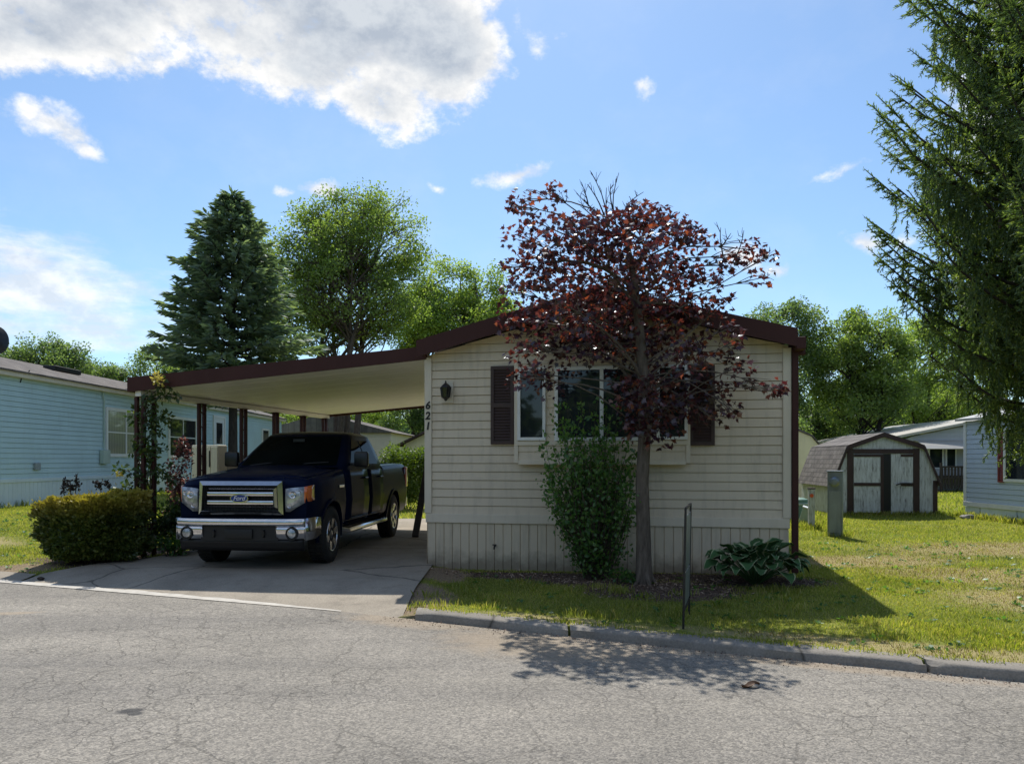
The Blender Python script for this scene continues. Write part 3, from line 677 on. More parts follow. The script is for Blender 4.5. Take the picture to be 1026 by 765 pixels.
b = MB(); grooved(b, 0, HW, -.12, SK, .122, y=-.006); b.build('skirting', M['skirt'], home)
b = MB(); b.box(-.012, HW+.012, -.034, .015, SK-.01, .735, .006); b.build('skirt_band', M['cream_trim'], home)
for a in (0, HW):
    b = MB(); b.box(a-.03 if a == 0 else a-.075, a+.075 if a == 0 else a+.03, -.036, .03, .737, EAVE-.03, .008); b.build('corner_trim', M['cream_trim'], home)
# roof: slabs with overhang, deep brown rake boards, soffit strips
OV, TH = .26, .05
sl = (RIDGE - EAVE)/EOFW
for s in (0, 1):
    def X(a): return a if s == 0 else HW - a
    b = MB(); lo, hi = -.05, EOFW
    b.add([(X(lo), -OV, EAVE+sl*lo+.19), (X(hi), -OV, RIDGE+.19), (X(hi), 19.2, RIDGE+.19), (X(lo), 19.2, EAVE+sl*lo+.19),
           (X(lo), -OV, EAVE+sl*lo+.13), (X(hi), -OV, RIDGE+.13), (X(hi), 19.2, RIDGE+.13), (X(lo), 19.2, EAVE+sl*lo+.13)],
          [(0,1,2,3),(4,7,6,5),(0,4,5,1),(1,5,6,2),(2,6,7,3),(3,7,4,0)])
    b.build('roof', M['shingle_dark'], home)
    b = MB(); y0, y1 = -OV-.022, -OV-.003
    b.prism([(X(lo-.02), EAVE+sl*(lo-.02)-.035), (X(hi), RIDGE-.035), (X(hi), RIDGE+.195), (X(lo-.02), EAVE+sl*(lo-.02)+.195)], 'y', y0, y1)
    b.build('rake_board', M['brown_metal'], home)
    b = MB(); b.add([(X(lo), -OV, EAVE+sl*lo+.03), (X(hi), -OV, RIDGE+.03), (X(hi), -.018, RIDGE+.03), (X(lo), -.018, EAVE+sl*lo+.03)], [(0,1,2,3)])
    b.build('soffit', M['cream_trim'], home, solid=.01)
b = MB(); b.box(HW+.052, HW+.17, -OV-.02, 19, EAVE-.085, EAVE+.07, .012); b.build('gutter', M['brown_metal'], home)
b = MB(); b.box(HW+.035, HW+.115, -.06, .02, .04, EAVE-.05, .01); b.box(HW+.035, HW+.20, -.055, .015, EAVE-.13, EAVE-.03, .01)
b.build('downspout', M['brown_metal'], home)
# boxed-out window bay
bo = .16
t0, t1 = wt(517, bo), wt(690, bo); zb = wz(463, t0, bo); zs = wz(441, t0, bo); zt = wz(369, t0, bo)
bay = MB(); siding(bay, t0, t1, zb+.03, EAVE+.02, .119, y=-bo)
bay.box(t0, t1, -bo+.001, -.02, zb, EAVE+.02); bay.build('window_bay', M['beige'], home)
b = MB(); b.box(t0-.02, t0+.035, -bo-.03, -bo+.02, zb-.01, EAVE+.02, .005); b.box(t1-.035, t1+.02, -bo-.03, -bo+.02, zb-.01, EAVE+.02, .005); b.box(t0+.035, t1-.035, -bo-.026, -bo+.02, zb-.03, zb+.03, .005)
b.box(t0-.01, t1+.01, -bo-.035, -bo-.017, zs-.07, zs-.015, .004)
b.build('bay_trim', M['cream_trim'], home)
def win(a, c, z0, z1, y, mull=(), rails=(), parent=home, frame='white_vinyl', glass='glass', fw=.05, name='window'):
    f = MB(); frame_ring(f, a, c, z0, z1, fw, y-.045, y+.01)
    fo = f.build(name, M[frame], parent)
    for m in mull:
        q = MB(); q.box(m-.025, m+.025, y-.038, y+.005, z0+fw, z1-fw); q.build('mullion', M[frame], fo)
    for m in rails:
        q = MB(); q.box(a+fw, c-fw, y-.036, y+.005, m-.018, m+.018); q.build('rail', M[frame], fo)
    g = MB(); g.add([(a+fw, y-.021, z0+fw), (c-fw, y-.021, z0+fw), (c-fw, y-.021, z1-fw), (a+fw, y-.021, z1-fw)], [(0,1,2,3)]); g.build('pane', M[glass], fo)
    return fo
win(wt(519, bo), wt(547, bo), zs, zt, -bo-.004, fw=.04)
win(wt(556, bo), wt(648, bo), zs-.01, zt, -bo-.004, mull=[wt(603, bo)], fw=.045)
win(wt(658, bo), wt(689, bo), zs, zt, -bo-.004, fw=.04)
def shutter(a, c, z0, z1, y, parent, mat):
    f = MB(); frame_ring(f, a, c, z0, z1, .045, y-.04, y); zm = (z0+z1)/2; f.box(a+.045, c-.045, y-.04, y, zm-.03, zm+.03)
    f.box(a+.04, c-.04, y-.012, y, z0+.04, z1-.04)
    n = int((z1-z0)/.042)
    for i in range(1, n):
        z = z0+.04+(z1-z0-.08)*i/n
        if abs(z-zm) < .05: continue
        f.add([(a+.045, y-.014, z+.02), (c-.045, y-.014, z+.02), (c-.045, y-.034, z-.012), (a+.045, y-.034, z-.012)], [(0,1,2,3)])
    return f.build('shutter', mat, parent)
shutter(wt(492.5), wt(515.5), wz(445, wt(503)), wz(367, wt(503)), -.02, home, M['shutter'])
shutter(wt(691), wt(716), wz(446, wt(703)), wz(366, wt(703)), -.02, home, M['shutter'])
# carriage lamp
lt = wt(449); lz = wz(393, lt)
p = MB(); p.box(lt-.085, lt+.085, -.03, -.012, lz-.15, lz+.15, .006); p.build('lamp_plate', M['cream_trim'], home)
lm = MB(); lm.tube([(lt, -.03, lz-.02), (lt, -.06, lz-.08), (lt, -.10, lz-.10)], .012, 6)
lm.lathe([(.005, -.13), (.02, -.12), (.03, -.10), (.055, -.085), (.06, -.078)], 6, (lt, -.12, lz)); lm.lathe([(.085, .055), (.06, .085), (.03, .11), (.012, .125), (.012, .145), (.003, .155)], 6, (lt, -.12, lz))
for k in range(6):
    a = 2*math.pi*k/6; lm.tube([(lt+.056*math.cos(a), -.12+.056*math.sin(a), lz-.08), (lt+.078*math.cos(a), -.12+.078*math.sin(a), lz+.058)], .006, 5)
lo = lm.build('wall_lamp', M['dark_metal'], home)
g = MB(); g.lathe([(.05, -.08), (.072, .056)], 6, (lt, -.12, lz)); g.build('lamp_glass', M['glass'], lo)
for ch, py in (('6', 406.5), ('2', 416.8), ('1', 427)):
    text_mesh('house_number', ch, .150, M['black'], home, (wt(429)+.005, -.042, wz(py, wt(429))), (R(90), 0, 0), .004, .15, .004)
# small fixture low on the siding: outdoor tap
b = MB(); b.tube([(1.0, -.02, .30), (1.0, -.09, .30), (1.0, -.11, .26)], .012, 6); b.lathe([(.03, .0), (.03, .012)], 8, (1.0, -.09, .315)); b.build('garden_tap', M['dark_metal'], home)

# ================================================================== carport
cp = empty('carport', (hx, hy, 0), HA)
tag(cp, 'flat carport roof with white underside and brown fascia over the dark pickup', 'carport')
CWID, CLEN = 4.77, 6.75
zr, zl = 2.93, 2.56                                     # underside at the house and at the outer edge
def cz(x): return zr + (zl - zr)*(-x/CWID)
b = MB()
n = 12
for i in range(n):                                      # interlocking pans, ribs run out from the house
    y0, y1 = CLEN*i/n, CLEN*(i+1)/n
    b.add([(-.03, y0, cz(0)), (-CWID, y0, cz(-CWID)), (-CWID, y1-.02, cz(-CWID)), (-.03, y1-.02, cz(0)), (-.03, y1-.01, cz(0)+.02), (-CWID, y1-.01, cz(-CWID)+.02), (-CWID, y1, cz(-CWID)), (-.03, y1, cz(0))],
          [(0,1,2,3),(3,2,5,4),(4,5,6,7)])
b.add([(-.03, .0, cz(0)+.08), (-CWID, .0, cz(-CWID)+.08), (-CWID, CLEN, cz(-CWID)+.08), (-.03, CLEN, cz(0)+.08)], [(0,1,2,3)])
b.build('roof_panel', M['carport_white'], cp)
b = MB(); b.prism([(-.0, cz(0)-.015), (-CWID-.04, cz(-CWID)-.02), (-CWID-.04, cz(-CWID)+.20), (-.0, cz(0)+.17)], 'y', -.045, -.005); b.build('front_fascia', M['brown_metal'], cp)
b = MB(); b.box(-CWID-.04, -CWID-.003, -.004, CLEN, cz(-CWID)-.02, cz(-CWID)+.18); b.build('side_fascia', M['brown_metal'], cp)
b = MB(); b.box(-CWID+.05, -CWID+.15, .02, CLEN, cz(-CWID)-.085, cz(-CWID)-.004, .006); b.build('side_beam', M['carport_white'], cp)
b = MB(); b.prism([(-.03, cz(0)-.05), (-CWID, cz(-CWID)-.05), (-CWID, cz(-CWID)+.15), (-.03, cz(0)+.15)], 'y', CLEN+.001, CLEN+.03); b.build('rear_fascia', M['brown_metal'], cp)
def cpost(y, offs, name='post_pair'):
    zt_ = cz(-CWID)-.09; p = MB()
    for dx, dy in offs: p.box(-CWID+.10+dx-.028, -CWID+.10+dx+.028, y+dy-.028, y+dy+.028, .0, zt_, .004)
    (x0, y0), (x1, y1) = offs[0], offs[-1]
    n = 9
    for i in range(n):                                  # scrolled bars between the tubes
        z = .25 + (zt_-.45)*i/(n-1)
        a = Vector((-CWID+.10+x0, y+y0, z)); c = Vector((-CWID+.10+x1, y+y1, z+.10))
        pts = [a + (c-a)*t + Vector((0, 0, .05*math.sin(t*2*math.pi))) for t in np.linspace(0, 1, 7)]
        p.tube(pts, .007, 5)
    p.box(-CWID+.02, -CWID+.18, y-.12, y+.12, zt_-.0, zt_+.004)
    p.build(name, M['brown_metal'], cp, smooth=40)
cpost(.16, [(-.09, -.05), (.05, -.08), (.13, .06)], 'corner_post')
for y in (1.67, 3.02, 4.26, 5.48, 6.58): cpost(y, [(0, -.075), (0, .075)])

# ================================================================== pickup truck
def paint_mat():
    m, nt, b = new_mat('navy_truck_paint')
    v = coords(nt); n1 = noise(nt, v, 2.2, 4)
    nt.links.new(ramp(nt, n1, [(.3, (.004, .007, .021)), (.7, (.006, .010, .030))]), b.inputs['Base Color'])
    setb(b, rough=.22, metal=.0, coat=.0, spec=.5, ior=1.07)
    return m
M['paint'] = paint_mat()
M['chrome'] = flat('chrome', (.62, .62, .64), .15, 1.0)
M['rubber'] = grimy('tyre_rubber', (.014, .014, .014), .8, .2, 12, dirtamt=.3, dirt=(.05, .045, .04), streak=False)
M['alloy'] = flat('alloy', (.46, .46, .47), .25, .9)
def lens_mat():
    m, nt, b = new_mat('fluted_headlamp_lens')
    v = coords(nt); w_ = N(nt, 'ShaderNodeTexWave', bands_direction='X'); w_.inputs['Scale'].default_value = 22; w_.inputs['Distortion'].default_value = 1.2; w_.inputs['Detail'].default_value = 3; nt.links.new(v, w_.inputs[0])
    n1 = noise(nt, v, 11, 3)
    c = mixc(nt, 1, ramp(nt, w_.outputs[1], [(.2, (.34, .36, .37)), (.8, (.74, .76, .77))]), ramp(nt, n1, [(.38, (.45, .46, .48)), (.6, (1, 1, 1))]), 'MULTIPLY')
    nt.links.new(c, b.inputs['Base Color']); setb(b, rough=.12, metal=.35, coat=1.0, coatr=.04); bump(nt, w_.outputs[1], b, .4, .004)
    return m
M['lens'] = lens_mat()
M['amber'] = flat('amber_lens', (.62, .13, .02), .15, 0, 1.0)
M['redlens'] = flat('red_lens', (.32, .02, .015), .15, 0, 1.0)
M['emblem_blue'] = flat('emblem_blue', (.010, .035, .20), .4)
TR = R(-5.0)
truck = empty('pickup_truck', (-3.60, 10.15, .022), TR); truck.scale = (.945, 1, 1)
tag(truck, 'dark navy pickup truck with chrome grille parked under the carport', 'truck')
WB0, WB1, TRK = .98, 4.66, .86                          # axle positions and half track
st = [(.10, 1.13, .925), (.16, 1.185, .945), (.30, 1.225, .968), (.55, 1.25, .988), (.9, 1.278, 1.0), (1.25, 1.308, 1.0), (1.55, 1.335, 1.0), (2.4, 1.34, 1.0), (3.2, 1.345, 1.0), (3.93, 1.35, 1.0), (3.97, 1.375, 1.0), (4.6, 1.385, 1.0), (5.3, 1.395, 1.0), (5.72, 1.395, .995), (5.80, 1.385, .985)]
SY = [s[0] for s in st]; SZ = [s[1] for s in st]; SXS = [s[2] for s in st]
def ztop(y): return float(np.interp(y, SY, SZ))
def xsc(y): return float(np.interp(y, SY, SXS))
SIDE = [(.44, .90), (.52, .965), (.70, .985), (.86, 1.0), (.93, .992), (1.05, .985), (1.2, .968), (1.36, .945)]
def sidex(y, z): return float(np.interp(z, [p[0] for p in SIDE], [p[1] for p in SIDE])) * xsc(y)
def ring(y):
    zt = ztop(y); hood = 1 if y < 1.6 else .4
    zz = [.42] + [.44 + (zt - .09 - .44)*k for k in (0, .12, .3, .46, .54, .7, .86, 1.0)] + [zt - .045]
    h = [(0, .42), (.80, .42)] + [(sidex(y, z), z) for z in zz[1:9]] + [(sidex(y, zt)-.008, zt-.05), (sidex(y, zt) - .05, zt - .012), (.72*xsc(y), zt + .012*hood), (.4, zt + .026*hood), (0, zt + .03*hood)]
    return [(x, y, z) for x, z in h] + [(-x, y, z) for x, z in h[-2:0:-1]]
bb = MB(); ysd = sorted(set(SY + list(np.linspace(.6, 5.7, 22))))
bb.loft([ring(y) for y in ysd])
body = bb.build('body', M['paint'], truck)
cut = []
for yc in (WB0, WB1):
    for sx in (-1, 1):
        c = MB(); prof = [(yc + .475*math.cos(a), .41 + .475*math.sin(a)*(1.0)) for a in np.linspace(0, 2*math.pi, 33)[:-1]]
        c.prism(prof, 'x', sx*.62, sx*1.2); cut.append(c.build('wheel_cut', M['black'], truck))
c = MB(); c.box(-.74, .74, 4.06, 5.68, .80, 2.0); cut.append(c.build('bed_cut', M['black'], truck))
bpy.context.view_layer.update()
boolean_cut(body, cut); body.data.materials.clear(); body.data.materials.append(M['paint'])
body.data.shade_smooth(); body.data.set_sharp_from_angle(angle=R(28))
# arch lips, inner wells, rocker
for yc in (WB0, WB1):
    for sx in (-1, 1):
        lip = MB(); A = np.linspace(-.15, math.pi+.15, 19)
        o = [(yc + .475*math.cos(a), .41 + .475*math.sin(a)) for a in A]; i = [(yc + .515*math.cos(a), .41 + .515*math.sin(a)) for a in A]
        def q(p, off): return (sx*(sidex(p[0], max(.5, p[1]))+off), p[0], p[1])
        V = [q(p, -.02) for p in o] + [q(p, .022) for p in o] + [q(p, .020) for p in i] + [q(p, -.02) for p in i]; n = len(A)
        lip.add(V, [(r*n+k, r*n+k+1, (r+1)*n+k+1, (r+1)*n+k) for r in range(3) for k in range(n-1)])
        lip.build('arch_lip', M['paint'], truck, 40)
# cab
CZ = [1.30, 1.42, 1.62, 1.80, 1.88, 1.925, 1.945]
HWD = [.935, .925, .845, .765, .725, .64, .45]
YF = [1.50, 1.66, 1.98, 2.27, 2.42, 2.62, 2.85]
YR = [3.95, 3.95, 3.90, 3.82, 3.76, 3.60, 3.35]
def ci(z, T): return float(np.interp(z, CZ, T))
def cring(z):
    hw, f, r = ci(z, HWD), ci(z, YF), ci(z, YR)
    bl = .16
    front = [(u*hw, f + bl*u*u) for u in np.linspace(-.90, .90, 9)]
    cr = [(.96*hw, f+bl+.03), (.99*hw, f+bl+.10)]
    sd_ = [(hw, y) for y in np.linspace(f+bl+.2, r-.14, 6)]
    bc = [(.985*hw, r-.05), (.94*hw, r-.01)]
    P = front + cr + sd_ + bc + [(u*hw, r) for u in (.85, .4, 0, -.4, -.85)] + [(-x, y) for x, y in (bc[::-1] + sd_[::-1] + cr[::-1])]
    return [(x, y, z) for x, y in P]
cb = MB(); cb.loft([cring(z) for z in (1.30, 1.36, 1.42, 1.52, 1.62, 1.72, 1.80, 1.85, 1.88, 1.905, 1.925, 1.945)]); cab = cb.build('cab', M['paint'], truck, 35)
g = MB(); g.grid(lambda u, z: (u*ci(z, HWD), ci(z, YF) + .16*u*u - .012, z + .004), np.linspace(-.86, .86, 13), np.linspace(1.385, 1.845, 7)); ws = g.build('windshield', M['autoglass'], truck, 40)
wp = MB()
for x0 in (-.62, .08):
    wp.tube([(x0, 1.64, 1.385), (x0+.30, 1.665, 1.42), (x0+.58, 1.73, 1.435)], .010, 5)
wp.build('wiper', M['black'], ws)
mr = MB(); mr.box(-.10, .10, 2.145, 2.165, 1.755, 1.805, .008); mr.build('rear_view_mirror', M['black_satin'], ws)
for sx in (-1, 1):
    for y0b, y1b, y0t, y1t in ((2.02, 2.86, 2.56, 2.88), (2.95, 3.64, 2.96, 3.56)):
        g = MB()
        def P(u, v):
            z = 1.405 + (1.80-1.405)*v; a = y0b + (y0t-y0b)*v; c = y1b + (y1t-y1b)*v
            return (sx*(ci(z, HWD)+.008), a + (c-a)*u, z)
        g.grid(P, np.linspace(0, 1, 5), np.linspace(0, 1, 5)); g.build('side_window', M['autoglass'], truck, 40)
    # doors: panels a hair proud of the body side, dark gaps between them
    for y0, y1 in ((1.62, 2.89), (2.905, 3.86)):
        d = MB(); d.grid(lambda y, z: (sx*(sidex(y, z)+.007), y, z), np.linspace(y0+.006, y1-.006, 5), [.50, .60, .70, .80, .86, .93, 1.05, 1.2, 1.315])
        do = d.build('door', M['paint'], truck, 40, solid=.02)
        h = MB(); yh = y1 - .22; h.tube([(sx*(sidex(yh, 1.18)+.01), yh-.10, 1.18), (sx*(sidex(yh, 1.18)+.045), yh-.085, 1.18), (sx*(sidex(yh, 1.18)+.045), yh+.085, 1.18), (sx*(sidex(yh, 1.18)+.01), yh+.10, 1.18)], .014, 6)
        h.build('handle', M['chrome'] if y0 > 9 else M['paint'], do)
    m = MB(); m.box(min(sx*1.00, sx*1.235), max(sx*1.00, sx*1.235), 1.98, 2.10, 1.36, 1.60, .035); m.box(min(sx*.90, sx*1.02), max(sx*.90, sx*1.02), 2.01, 2.07, 1.385, 1.43, .01)
    mo = m.build('wing_mirror', M['black_satin'], truck, 40)
    sb = MB(); sb.tube([(sx*.93, 1.55, .42), (sx*1.03, 1.62, .40), (sx*1.03, 3.85, .40), (sx*.93, 3.92, .42)], .04, 8); sb.build('side_step', M['chrome'], truck, 40)
    # head lamp: wraps round the corner, stepped lower edge
    path = [(.64, .046), (.71, .051), (.80, .062), (.895, .092), (.930, .13), (.952, .20), (.964, .30)]
    zb_ = [.785, .785, .845, .90, .91, .92, .935]; zt_ = [1.09, 1.10, 1.108, 1.115, 1.12, 1.128, 1.135]
    L_ = MB(); V = []
    for (x, y), zb0, zt0 in zip(path, zb_, zt_):
        for k in range(4): z = zb0 + (zt0-zb0)*k/3; V.append((sx*x, y - .012*math.sin(math.pi*k/3), z))
    L_.add(V[:16], [(i*4+k, (i+1)*4+k, (i+1)*4+k+1, i*4+k+1) for i in range(3) for k in range(3)])
    hl = L_.build('headlight', M['lens'], truck, 50, solid=.04)
    A_ = MB(); A_.add([V[i] for i in range(12, 28)], [(i*4+k, (i+1)*4+k, (i+1)*4+k+1, i*4+k+1) for i in range(3) for k in range(3)]); A_.build('indicator', M['amber'], hl, 50, solid=.03)
    for x, z, r in ((.745, 1.01, .052), (.825, 1.03, .036), (.70, .865, .033)):
        bz = MB(); bz.lathe([(r, 0), (r*.92, -.012), (r*.7, -.006), (r*.35, .004), (.002, .006)], 16, (sx*x, .048 + .02*(x > .8), z), 'y')
        bz.build('lamp_reflector', M['chrome'], hl, 40)
    tl = MB(); tl.box(min(sx*.90, sx*.998), max(sx*.90, sx*.998), 5.64, 5.83, .92, 1.33, .02); tl.build('tail_light', M['redlens'], truck, 40)
# hood with raised dome
def hoodz(x, y):
    zt = ztop(y); a = abs(x); z = np.interp(a, [0, .4, .72, .9], [zt+.03, zt+.026, zt+.012, zt-.012])
    dome = .026 * sstep((.60-a)/.10) * sstep((y-.2)/.5)
    return float(z) + .012 + dome
hd = MB(); hd.grid(lambda x, y: (x*xsc(y), y + (.10*(x/.86)**2 if y < .3 else 0), hoodz(x, y)), np.linspace(-.86, .86, 29), [.16, .2, .26, .35, .5, .7, .9, 1.1, 1.3, 1.47]); hd.build('hood', M['paint'], truck, 30, solid=.02)
cw = MB(); cw.grid(lambda x, y: (x, y + .10*(x/.86)**2, ztop(1.5)+.038 - .01*abs(x)), np.linspace(-.84, .84, 9), [1.475, 1.62]); cw.build('cowl', M['black'], truck)
# grille
def trap(xb, xt, zb, zt): return [(-xb, zb), (xb, zb), (xt, zt), (-xt, zt)]
def tring(mb, o, i, y0, y1):
    V = [(x, y1, z) for x, z in o] + [(x, y0+.035, z) for x, z in o] + [(x, y0, z) for x, z in i] + [(x, y1, z) for x, z in i]
    mb.add(V, [(r*4+k, r*4+(k+1) % 4, (r+1)*4+(k+1) % 4, (r+1)*4+k) for r in range(3) for k in range(4)])
gr = MB(); tring(gr, trap(.615, .60, .745, 1.19), trap(.560, .540, .797, 1.135), -.005, .13); gs = gr.build('grille_surround', M['chrome'], truck, 30)
gm_ = MB(); gm_.add([(-.565, .075, .79), (.565, .075, .79), (.545, .075, 1.14), (-.545, .075, 1.14)], [(0,1,2,3)])
for k in range(12):
    z = .805 + .0275*k; gm_.box(-.55, .55, .055, .075, z, z+.006)
for k in range(26):
    x = -.54 + 1.08*k/25; gm_.box(x-.003, x+.003, .058, .075, .80, 1.13)
gm_.build('grille_mesh', M['black'], truck)
ib = MB(); tring(ib, trap(.525, .510, .830, 1.108), trap(.488, .474, .856, 1.083), .012, .07)
ib.build('grille_frame', M['chrome'], truck, 30)
for z0 in (.880, .993):
    br = MB(); br.box(-.483, .483, .002, .062, z0, z0+.056, .014); br.build('grille_bar', M['chrome'], truck, 35)
def oval(mb, a, c, y0, y1, zc, n=36):
    mb.prism([(a*math.cos(2*math.pi*k/n), zc + c*math.sin(2*math.pi*k/n)) for k in range(n)], 'y', y0, y1)
e1 = MB(); oval(e1, .132, .056, -.022, .01, .965); eo = e1.build('emblem', M['chrome'], truck)
e2 = MB(); oval(e2, .120, .047, -.027, -.02, .965); e2.build('emblem_field', M['emblem_blue'], eo)
text_mesh('emblem_script', 'Ford', .088, M['white_vinyl'], eo, (0, -.029, .965), (R(90), 0, 0), .002, .35, .0)
# bumper: chrome band with full-height corners, black middle
def bplan(x): return -.055 + .045*abs(x)**2 + .26*max(0, abs(x)-.70)**1.6
bm_ = MB()
bm_.grid(lambda x, z: (x*.955, bplan(x) - .02*math.sin(math.pi*(z-.60)/.10), z), np.linspace(-.985, .985, 41), [.60, .615, .645, .675, .695, .70])
for sx in (-1, 1):
    bm_.grid(lambda x, z: (sx*x*.955, bplan(x) + .004 + .10*max(0, .50-z)/.1*.5, z), np.linspace(.555, .985, 14), [.405, .44, .49, .55, .601])
    bm_.add([(sx*.941, bplan(.985), .41), (sx*.975, .32, .41), (sx*.99, .50, .46), (sx*.985, .50, .69), (sx*.97, .32, .70), (sx*.941, bplan(.985), .70)], [(0,1,4,5), (1,2,3,4)])
bmp = bm_.build('front_bumper', M['chrome'], truck, 35, solid=.012)
bi = MB(); bi.grid(lambda x, z: (x, bplan(x)+.03, z), np.linspace(-.56, .56, 15), [.405, .50, .601])
bi.box(-.20, .20, bplan(0)-.0, bplan(0)+.03, .435, .56, .006)
bi.build('bumper_insert', M['black'], truck, 30)
for sx in (-1, 1):
    f = MB(); f.lathe([(.088, .02), (.088, -.012), (.070, -.012), (.066, .01)], 20, (sx*.76, bplan(.76), .505), 'y'); fo = f.build('fog_light', M['black'], truck, 40)
    f = MB(); f.lathe([(.060, .005), (.058, -.012), (.03, -.022), (.002, -.024)], 20, (sx*.76, bplan(.76), .505), 'y'); f.build('fog_lens', M['lens'], fo, 50)
    h = MB(); h.tube([(sx*.36, .0, .45), (sx*.36, -.045, .47), (sx*.36, -.045, .53), (sx*.36, .0, .55)], .014, 6); h.build('tow_hook', M['black_satin'], truck)
va = MB(); va.grid(lambda x, z: (x, bplan(x) + .04 + (.41-z)*.35, z), np.linspace(-.90, .90, 25), [.27, .32, .37, .41]); va.build('valance', M['black'], truck, 30, solid=.02)
ub = MB(); ub.box(-.70, .70, .55, 5.4, .34, .44, .02); ub.tube([(-.8, WB0, .36), (.8, WB0, .36)], .05, 8); ub.tube([(-.8, WB1, .36), (.8, WB1, .36)], .07, 8); ub.build('chassis', M['black'], truck)
rb = MB(); rb.box(-.95, .95, 5.84, 6.0, .52, .72, .03); rb.build('rear_bumper', M['chrome'], truck, 35)
tg = MB(); tg.box(-.88, .88, 5.795, 5.825, .78, 1.37, .012); tg.build('tailgate', M['paint'], truck, 35)
for sx in (-1, 1):
    fv = MB(); fv.box(min(sx*.972, sx*.998), max(sx*.972, sx*.998), 1.30, 1.52, 1.06, 1.10, .005); fv.build('fender_badge', M['chrome'], truck)
for yc in (WB0, WB1):
    for sx in (-1, 1):
        wx = sx*TRK
        t = MB(); h = .135
        prof = [(.235, -h+.02), (.27, -h), (.335, -h-.006), (.375, -h+.01), (.398, -h+.035), (.402, 0), (.398, h-.035), (.375, h-.01), (.335, h+.006), (.27, h), (.235, h-.02)]
        t.lathe(prof, 40, (wx, yc, .402), 'x')
        for k in range(40):                              # tread blocks
            a = 2*math.pi*k/40
            for s2 in (-1, 1):
                cxx, cyy, czz = wx + s2*.06, yc + .403*math.cos(a), .402 + .403*math.sin(a)
                u = Vector((0, -math.sin(a), math.cos(a))); nn = Vector((0, math.cos(a), math.sin(a))); o = Vector((cxx, cyy, czz))
                V = [o + Vector((dx, 0, 0)) + u*du + nn*dn for dn in (-.01, .007) for dx, du in ((-.05, -.022), (.05, -.022), (.05, .022), (-.05, .022))]
                t.add(V, [(4,5,6,7),(0,1,5,4),(1,2,6,5),(2,3,7,6),(3,0,4,7)])
        wh = empty('wheel', (0, 0, 0)); wh.parent = truck
        t.build('tyre', M['rubber'], wh, 35)
        r = MB(); r.lathe([(.236, -h*.9), (.245, -h*.2), (.245, h*.8), (.236, h), (.225, h-.005), (.215, h*.6), (.20, h*.2), (.20, -h*.5)], 40, (wx, yc, .402), 'x') if sx > 0 else r.lathe([(.236, h*.9), (.245, h*.2), (.245, -h*.8), (.236, -h), (.225, -h+.005), (.215, -h*.6), (.20, -h*.2), (.20, h*.5)], 40, (wx, yc, .402), 'x')
        for k in range(6):
            a = 2*math.pi*k/6 + .3; ca, sa = math.cos(a), math.sin(a); xo = wx + sx*h*.72
            def S(rr, wd_, dx): return [(xo+sx*dx, yc + rr*ca - wd_*sa, .402 + rr*sa + wd_*ca), (xo+sx*dx, yc + rr*ca + wd_*sa, .402 + rr*sa - wd_*ca)]
            a0, a1 = S(.04, .035, .012); b0, b1 = S(.225, .045, .03); c0, c1 = S(.04, .035, -.04); d0, d1 = S(.225, .045, -.03)
            r.add([a0, a1, b1, b0, c0, c1, d1, d0], [(0,1,2,3),(4,7,6,5),(0,3,7,4),(1,5,6,2),(2,6,7,3),(0,4,5,1)])
        r.lathe([(.06, sx*.085), (.058, sx*.115), (.03, sx*.125), (.002, sx*.126)], 20, (wx, yc, .402), 'x')
        r.build('rim', M['alloy'], wh, 35)
        dk = MB(); dk.lathe([(.18, sx*.02), (.18, sx*.03), (.002, sx*.03)], 24, (wx, yc, .402), 'x'); dk.build('brake_disc', M['dark_metal'], wh)

# ================================================================== pale blue home on the left
bh = empty('mobile_home', (-11.3, 13.6, .40), R(90))
tag(bh, 'long pale blue mobile home beyond the hedge with white window frames', 'house')
BL = 24.0
def bx(px): return 11.3*F/(CX-px) - 13.6                 # distance along its wall seen at bearing px
b = MB(); siding(b, 0, BL, .66, 3.0, .117)
b.add([(0, .02, 0), (BL, .02, 0), (BL, .02, 3.0), (0, .02, 3.0), (0, 4.6, 0), (BL, 4.6, 0), (BL, 4.6, 3.0), (0, 4.6, 3.0), (0, 2.31, 3.66), (BL, 2.31, 3.66)],
      [(0,1,2,3), (4,7,6,5), (0,3,8,7,4), (1,5,6,9,2), (0,4,5,1)])
b.build('siding_wall', M['blue_siding'], bh)
b = MB(); grooved(b, 0, BL, -.3, .58, .15, -.012); b.build('skirting', M['blue_skirt'], bh)
b = MB(); b.box(-.02, BL+.02, -.034, .0, .575, .66, .004); b.build('skirt_band', M['blue_skirt'], bh)
b = MB(); b.box(-.3, BL+.3, -.16, .0, 2.96, 3.08, .008); b.build('eave_trim', M['white_vinyl'] if False else M['cream_trim'], bh)
for s in (0, 1):
    y = (lambda v: v) if s == 0 else (lambda v: 4.62 - v)
    b = MB(); b.add([(-.3, y(-.2), 3.06), (BL+.3, y(-.2), 3.06), (BL+.3, y(2.31), 3.78), (-.3, y(2.31), 3.78), (-.3, y(-.2), 3.10), (BL+.3, y(-.2), 3.10), (BL+.3, y(2.31), 3.82), (-.3, y(2.31), 3.82)],
        [(0,3,2,1),(4,5,6,7),(0,1,5,4),(1,2,6,5),(2,3,7,6),(3,0,4,7)]); b.build('roof', M['shingle'], bh)
for a, c, z0, z1 in ((bx(105), bx(144), 1.17, 2.56), (bx(168), bx(196), 1.15, 2.54)):
    m = (a+c)/2
    win(a, c, z0, z1, -.006, mull=[m], rails=[(z0+z1)/2], parent=bh, glass='curtain' if a < 9 else 'glass', fw=.09)
dd = bx(213); f = MB(); frame_ring(f, dd, dd+1.2, .66, 2.78, .10, -.05, .0); do = f.build('door', M['white_vinyl'], bh)
